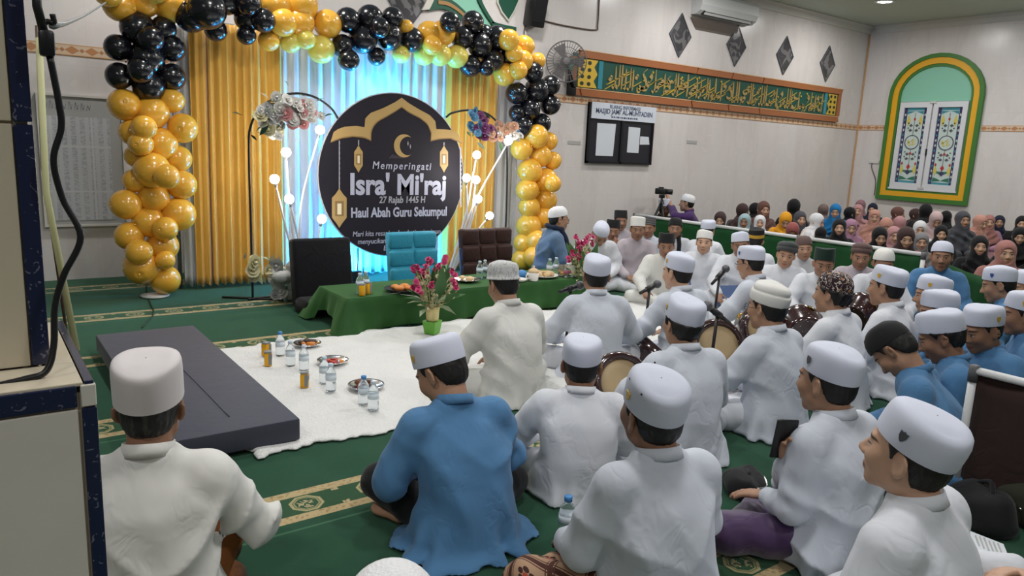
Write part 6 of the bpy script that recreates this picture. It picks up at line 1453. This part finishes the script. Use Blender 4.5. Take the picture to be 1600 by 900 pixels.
tag(MB().tube([ony(57, 40, 1.95), ony(66, 260, 1.9), ony(104, 520, 1.85)], .003, 6).build('rod', 'wire_brown', None, True), 'thin brown rod behind the beige pole', 'rod')
cd = thing('power_cable', 'thick black power cable with plug hanging from the pillar', 'cable', (0, 0, 0))
MB().tube(curve_pts([ony(78, 88, 1.28), ony(92, 160, 1.28), ony(96, 200, 1.28), ony(84, 250, 1.28), ony(98, 310, 1.28), ony(126, 370, 1.27), ony(100, 430, 1.27), ony(86, 480, 1.27), ony(84, 540, 1.26), ony(72, 580, 1.25), ony(40, 592, 1.25), ony(-20, 606, 1.25), ony(-60, 612, 1.25)], 7), .0048, 8).build('cord', 'black_plastic', cd, True)
q = ony(73, 68, 1.28); MB().box(q, (.019, .02, .036), .004).build('plug', 'black_plastic', cd, True, 40); MB().tube([ony(70, 55, 1.28), ony(58, 10, 1.28), ony(56, -30, 1.28)], .006, 8).build('upper_cord', 'black_plastic', cd, True)
MB().tube(curve_pts([ony(64, 50, 1.28), ony(72, 34, 1.28), ony(84, 36, 1.28), ony(82, 22, 1.28)], 5), .004, 6).build('clip', 'black_plastic', cd, True)
wire('grey wire drooping from the pillar to the balloon arch', [ony(82, 40, 1.35), ony(110, 34, 3.2), ony(140, 20, 5.5), ony(168, 2, 6.9)], .006, 'can_grey')
wire('thin green wire lying on the carpet behind the mattress', [onz(*p, .006) for p in ((228, 440), (234, 470), (240, 490), (222, 512))], .006, 'leaf_dark')
MB().lathe([(.02, 0), (.11, .004), (.12, .02), (.03, .03)], 20, (1.28, 7.02, 0)).build('base_plate', 'petal_white', garl, True)
t = thing('ceiling_fan', 'pale ceiling fan mount at the top edge of the picture', 'ceiling fan', (12.0, 4.55, CEIL_Z)); MB().lathe([(.09, 0), (.12, -.02), (.05, -.06), (.02, -.07)], 20).build('canopy', 'cornice_paint', t, True); MB().lathe([(.13, -.09), (.17, -.11), (.17, -.16), (.08, -.19)], 24).build('motor', 'cornice_paint', t, True)
MB().tube([(0, 0, -.05), (0, 0, -.10)], .02).build('rod', 'cornice_paint', t)
for k in range(3): a = k * 2.094 + .5; MB().box((0, 0, 0), (.55, .13, .008), .002, Matrix.Rotation(a, 3, 'Z')).build('blade', 'cornice_paint', t).location = (cos(a) * .42, sin(a) * .42, -.145)

# ------------------------------------------------------------------ barriers
plain('pvc_white', (.70, .71, .72), .35); plain('pvc_joint', (.12, .12, .13), .4)
m = Mat('barrier_green', (.012, .075, .022), .7, .2); p = m.worldpos(); m.over(m.noise(p, 8, 3).step(.4, .7) * .4, (.008, .05, .016)); M['barrier_green'] = m.done()
fabric('barrier_brown', (.035, .018, .016))
def barrier(label, A, B, z, r, cloth, rail, drop=.02):
    t = thing('partition', label, 'partition', (0, 0, 0), 0, 'low cloth partitions'); A, B = Vector(A), Vector(B)
    d = (B - A).normalized(); nrm = Vector((-d.y, d.x, 0)); L_ = (B - A).length
    for P_ in (A, B): MB().tube([P_ + Vector((0, 0, .02)), P_ + Vector((0, 0, z))], r, 10).build('post', 'pvc_white', t, True); MB().tube([P_ - nrm * .2 + Vector((0, 0, r + .002)), P_ + nrm * .2 + Vector((0, 0, r + .002))], r, 10).build('foot', 'pvc_white', t, True); MB().lathe([(r * 1.25, -.04), (r * 1.25, .03), (r * .5, .035)], 12, P_ + Vector((0, 0, z - .01))).build('joint', 'pvc_joint', t, True)
    if rail: MB().tube([A + Vector((0, 0, z)), B + Vector((0, 0, z))], r, 10).build('rail', 'pvc_white', t, True)
    n = int(L_ / .05) + 2; V, Fc = [], []
    for i in range(n):
        u = i / (n - 1)
        for j in range(7):
            v = j / 6; q = A.lerp(B, .012 + .976 * u) + nrm * (.012 * sin(u * L_ * 7) * v + .006 * sin(u * L_ * 17 + v * 3)); V.append((q.x, q.y, (z - r * .5 - (0 if rail else drop * sin(pi * u))) * (1 - v) + .03 * v))
    for i in range(n - 1):
        for j in range(6): Fc.append((i * 7 + j, i * 7 + j + 1, i * 7 + j + 8, i * 7 + j + 7))
    o = mesh_obj('cloth', V, Fc, cloth, t); o.modifiers.new('thickness', 'SOLIDIFY').thickness = .004
ys = [7.75, 6.35, 5.0, 3.56]
for (a, b), lb in zip(zip(ys[:-1], ys[1:]), ('green partition with white rail farthest back by the photographer', 'green partition with white rail in the middle of the row', 'green partition with white rail ending behind the frontal man in blue')): barrier(lb, (7.93, a - .02, 0), (7.93, b + .02, 0), .55, .022, 'barrier_green', True)
barrier('green partition without rail angling towards the right edge', (7.86, 3.42, 0), (6.85, 2.35, 0), .545, .018, 'barrier_green', False, .03)
barrier('dark brown partition with white pipe frame at the right edge', (3.43, 1.27, 0), (3.43, .15, 0), .60, .017, 'barrier_brown', True)

# ------------------------------------------------------------------ camera on tripod
tp = thing('tripod', 'black camera tripod behind the far partition', 'tripod', (8.45, 7.70, 0)); tz = .72
for a in (.3, 2.4, 4.5): MB().tube([(0, 0, tz), (cos(a) * .14, sin(a) * .14, tz - .35), (cos(a) * .28, sin(a) * .28, .01)], [.02, .016, .011], 8).build('leg', 'black_plastic', tp, True)
MB().tube([(0, 0, tz - .15), (0, 0, tz + .10)], .014, 8).build('centre_column', 'black_plastic', tp, True); MB().box((0, 0, tz + .10), (.07, .07, .05), .01).build('head', 'black_plastic', tp, True, 40); MB().tube([(0, 0, tz + .09), (-.1, -.14, tz)], .008, 6).build('pan_handle', 'black_plastic', tp, True)
cm = thing('camera', 'black video camera on the tripod with open side screen', 'camera', (8.45, 7.70, .845), rad(30)); MB().box((0, .02, .05), (.09, .17, .09), .015).build('camera_body', 'black_plastic', cm, True, 40); MB().lathe([(.03, 0), (.04, .02), (.04, .09), (.033, .095)], 16, (0, -.06, .05), rot=Matrix.Rotation(rad(90), 3, 'X')).build('lens', 'black_plastic', cm, True); MB().box((.11, .03, .06), (.13, .012, .07), .004).build('side_screen', 'black_plastic', cm); MB().box((0, .02, .105), (.02, .08, .02), .004).build('grip', 'black_plastic', cm)

# ------------------------------------------------------------------ frame drums, microphones
m = Mat('drum_shell', (.030, .008, .009), .18, .6); m.b.inputs['Coat Weight'].default_value = .7; c = m.coord(); v = m.vor(c, 46); m.over(v.step(.16, .11) * m.noise(c, 9, 1).step(.45, .5), (.62, .56, .54)); M['drum_shell'] = m.done()
m = Mat('drum_skin', (.46, .34, .19), .5); m.over(m.noise(m.coord(), 5, 3).step(.4, .7) * .4, (.36, .25, .13)); M['drum_skin'] = m.done(); plain('drum_bowl', (.045, .012, .012), .25, .6); plain('brass', (.55, .38, .12), .25, .5, 1.0)
def drum(label, p, axis, R_, depth=.19):
    q = Vector((0, 0, 1)).rotation_difference(Vector(axis)); t = thing('frame_drum', label, 'drum', p, 0, 'hadrah frame drums'); t.rotation_mode = 'QUATERNION'; t.rotation_quaternion = q
    b = MB().lathe([(R_ * .70, -depth), (R_ * .78, -depth), (R_ * .86, -depth * .8), (R_ * .99, -depth * .35), (R_ * 1.05, -.05), (R_ * 1.05, -.02), (R_ * 1.0, .012), (R_ * .92, .028), (R_ * .82, .026), (R_ * .75, .012), (R_ * .74, -.01), (R_ * .60, -depth + .01)], 40).build('shell', 'drum_shell', t, True)
    MB().lathe([(R_ * .76, .002), (R_ * .755, .009), (R_ * .45, .007), (R_ * .02, .006)], 36).build('skin', 'drum_skin', t, True)
    for k in range(3):
        a = k * 2.09 + 2.2; c_ = Vector((cos(a) * R_ * 1.0, sin(a) * R_ * 1.0, -.055)); MB().lathe([(.003, -.004), (.026, -.003), (.030, 0), (.026, .003), (.003, .004)], 16, c_, rot=Vector((0, 0, 1)).rotation_difference(Vector((cos(a + .4), sin(a + .4), .5))).to_matrix()).build('jingle', 'brass', b, True)
vd = lambda hd, el: Vector((sin(rad(hd)) * cos(rad(el)), cos(rad(hd)) * cos(rad(el)), sin(rad(el))))
drum('shiny dark frame drum with tan skin between the boy and the gold badged cap', onz(972, 598, .25), vd(200, 25), .165)
drum('shiny dark frame drum beside the full-haired drummer', onz(1122, 540, .26), vd(215, 20), .17)
drum('shiny dark frame drum in front of the man with glasses', onz(1192, 512, .28), vd(205, 15), .16)
drum('dark frame drum between the glasses man and the long-haired man', onz(1248, 508, .28), vd(40, 10), .16)
drum('dark frame drum in the hands of the man behind the long-haired man', onz(1348, 482, .32), vd(80, 20), .14)
drum('dark wooden bowl drum lying behind the full-haired drummer', onz(1030, 552, .10), vd(120, 50), .16)
plain('mic_grey', (.10, .10, .11), .4, .5, .3)
def mic(label, head_, tail, base, boom=True):
    t = thing('microphone_stand', label, 'microphone', (0, 0, 0), 0, 'microphones on short stands'); h, tl, b = Vector(head_), Vector(tail), Vector(base); d = (h - tl).normalized(); md = h.lerp(tl, .45)
    MB().lathe([(.09, 0), (.09, .015), (.02, .025)], 20, b).build('base', 'black_plastic', t, True); MB().tube([b + Vector((0, 0, .02)), md - Vector((0, 0, .012))], .010, 8).build('stem', 'black_plastic', t, True)
    k = MB().tube([tl, tl.lerp(h, .3), h - d * .045], [.011, .013, .019], 12).build('microphone', 'black_plastic', t, True); MB().sphere(h, .031, 14, 10).build('grille', 'mic_grey', k, True); MB().tube([md - d * .03, md + d * .03], .021, 10).build('clip', 'black_plastic', t, True)
def mic_at(label, hp, tp_, depth_pt, hz=None):
    Y = depth_pt; h = ony(*hp, Y); tl = ony(*tp_, Y - .02); md = h.lerp(tl, .45); mic(label, h, tl, (md.x, md.y + .02, .02))
mic_at('microphone pointed at the man seated squarely from behind', (906, 446), (874, 456), 3.62); mic_at('microphone with long body left of the stout singer', (1027, 444), (1000, 458), 3.62); mic_at('tall black microphone raised in front of the far singer', (1134, 420), (1112, 444), 3.60); mic_at('grey microphone pointing at the drum beside the drummer', (1105, 478), (1140, 505), 2.72)

# ------------------------------------------------------------------ things held and lying about
F5, F6 = PT['F5'], PT['F6']
w_ = F5['loc'](F5['arms'][1][2]); t = thing('phone', 'black phone in a glossy case held up by the man in purple sarong', 'phone', w_ + Vector((-.02, .02, .05)), rad(-35)); MB().box((0, 0, .05), (.078, .010, .16), .004, Matrix.Rotation(rad(12), 3, 'X')).build('phone_case', 'black_plastic', t, True, 40); MB().box((-.02, -.010, .11), (.02, .004, .035), .002).build('camera_bump', 'glass_lead', t)
q = onz(1545, 858, .27); t = thing('booklet', 'white prayer booklet held by the large man at the right', 'book', q, rad(30)); MB().box((0, 0, 0), (.16, .11, .008), .002, Matrix.Rotation(rad(12), 3, 'X')).build('pages', 'paper', t)
for k in range(6): MB().box((.02, -.035 + .013 * k, .0065 + .003 * (k - 2.7) * .95), (.09 - .01 * (k % 3), .004, .0006), 0).build('print_line', 'petal_grey', t)
o = MB().box((0, 0, .0), (.11, .075, .004), .001, Matrix.Rotation(rad(10), 3, 'X')).build('paper_sheet', 'paper'); p2 = PT['F2']; o.location = p2['loc'](np.array((-.20, .20, .19)) * p2['s']); tag(o, 'white sheet of paper in the lap of the bowing man in blue', 'paper')
fabric('bag_black', (.010, .010, .012), var=.1); fabric('bag_olive', (.028, .030, .018), var=.2)
def bag(label, p, d, mat, rz, seed):
    g = Grid((-d[0], -d[1], -.02), (d[0], d[1], d[2] * 1.3), .011); g.ell((0, 0, d[2] * .45), (d[0] * .85, d[1] * .85, d[2] * .62), .02); g.cone((-d[0] * .5, 0, d[2] * .3), (d[0] * .5, 0, d[2] * .3), d[1] * .6, d[1] * .6, .05)
    g.displace(lambda X, Y, Z: .007 * (np.sin(X * 31 + 3 * np.sin(Y * 17 + seed)) + np.sin(Z * 40 + X * 19 + seed))); g.floor(.003); t = thing('bag', label, 'bag', p, rz, 'bags on the floor at the right edge'); g.build('bag_body', mat, t)
    MB().tube(curve_pts([(-d[0] * .5, -d[1] * .7, d[2] * .75), (-d[0] * .1, -d[1] * 1.0, d[2] * .65), (d[0] * .4, -d[1] * .8, d[2] * .8)], 6), .006, 6).build('zip', 'steel', t, True); MB().tube(curve_pts([(-d[0] * .3, 0, d[2] * 1.0), (0, -.02, d[2] * 1.22), (d[0] * .3, 0, d[2] * 1.0)], 6), .010, 6).build('strap', mat, t, True)
    return t
bag('black bag with steel buckle lying below the brown partition', onz(1530, 812, 0), (.20, .13, .14), 'bag_black', .9, 1); bag('olive backpack under the brown partition at the right edge', onz(1600, 800, 0), (.22, .17, .22), 'bag_olive', .4, 2)
bag('black bag lying beside the purple sarong', onz(1160, 765, 0), (.16, .10, .07), 'bag_black', .5, 3)
plain('tablet_blue', (.10, .15, .30), .15)
for px, py, z, lb, rz in ((1255, 494, .12, 'blue-violet folder standing before the glasses man', .5), (1060, 452, .12, 'grey-blue folder behind the middle microphone', .3), (1140, 462, .14, 'grey-blue folder behind the tall microphone', .3)):
    o = MB().box((0, 0, 0), (.30, .012, .20), .004, Matrix.Rotation(rad(-20), 3, 'X')).build('folder', 'tablet_blue'); o.location = onz(px, py, z); o.rotation_euler = (0, 0, -rz); tag(o, lb, 'folder')
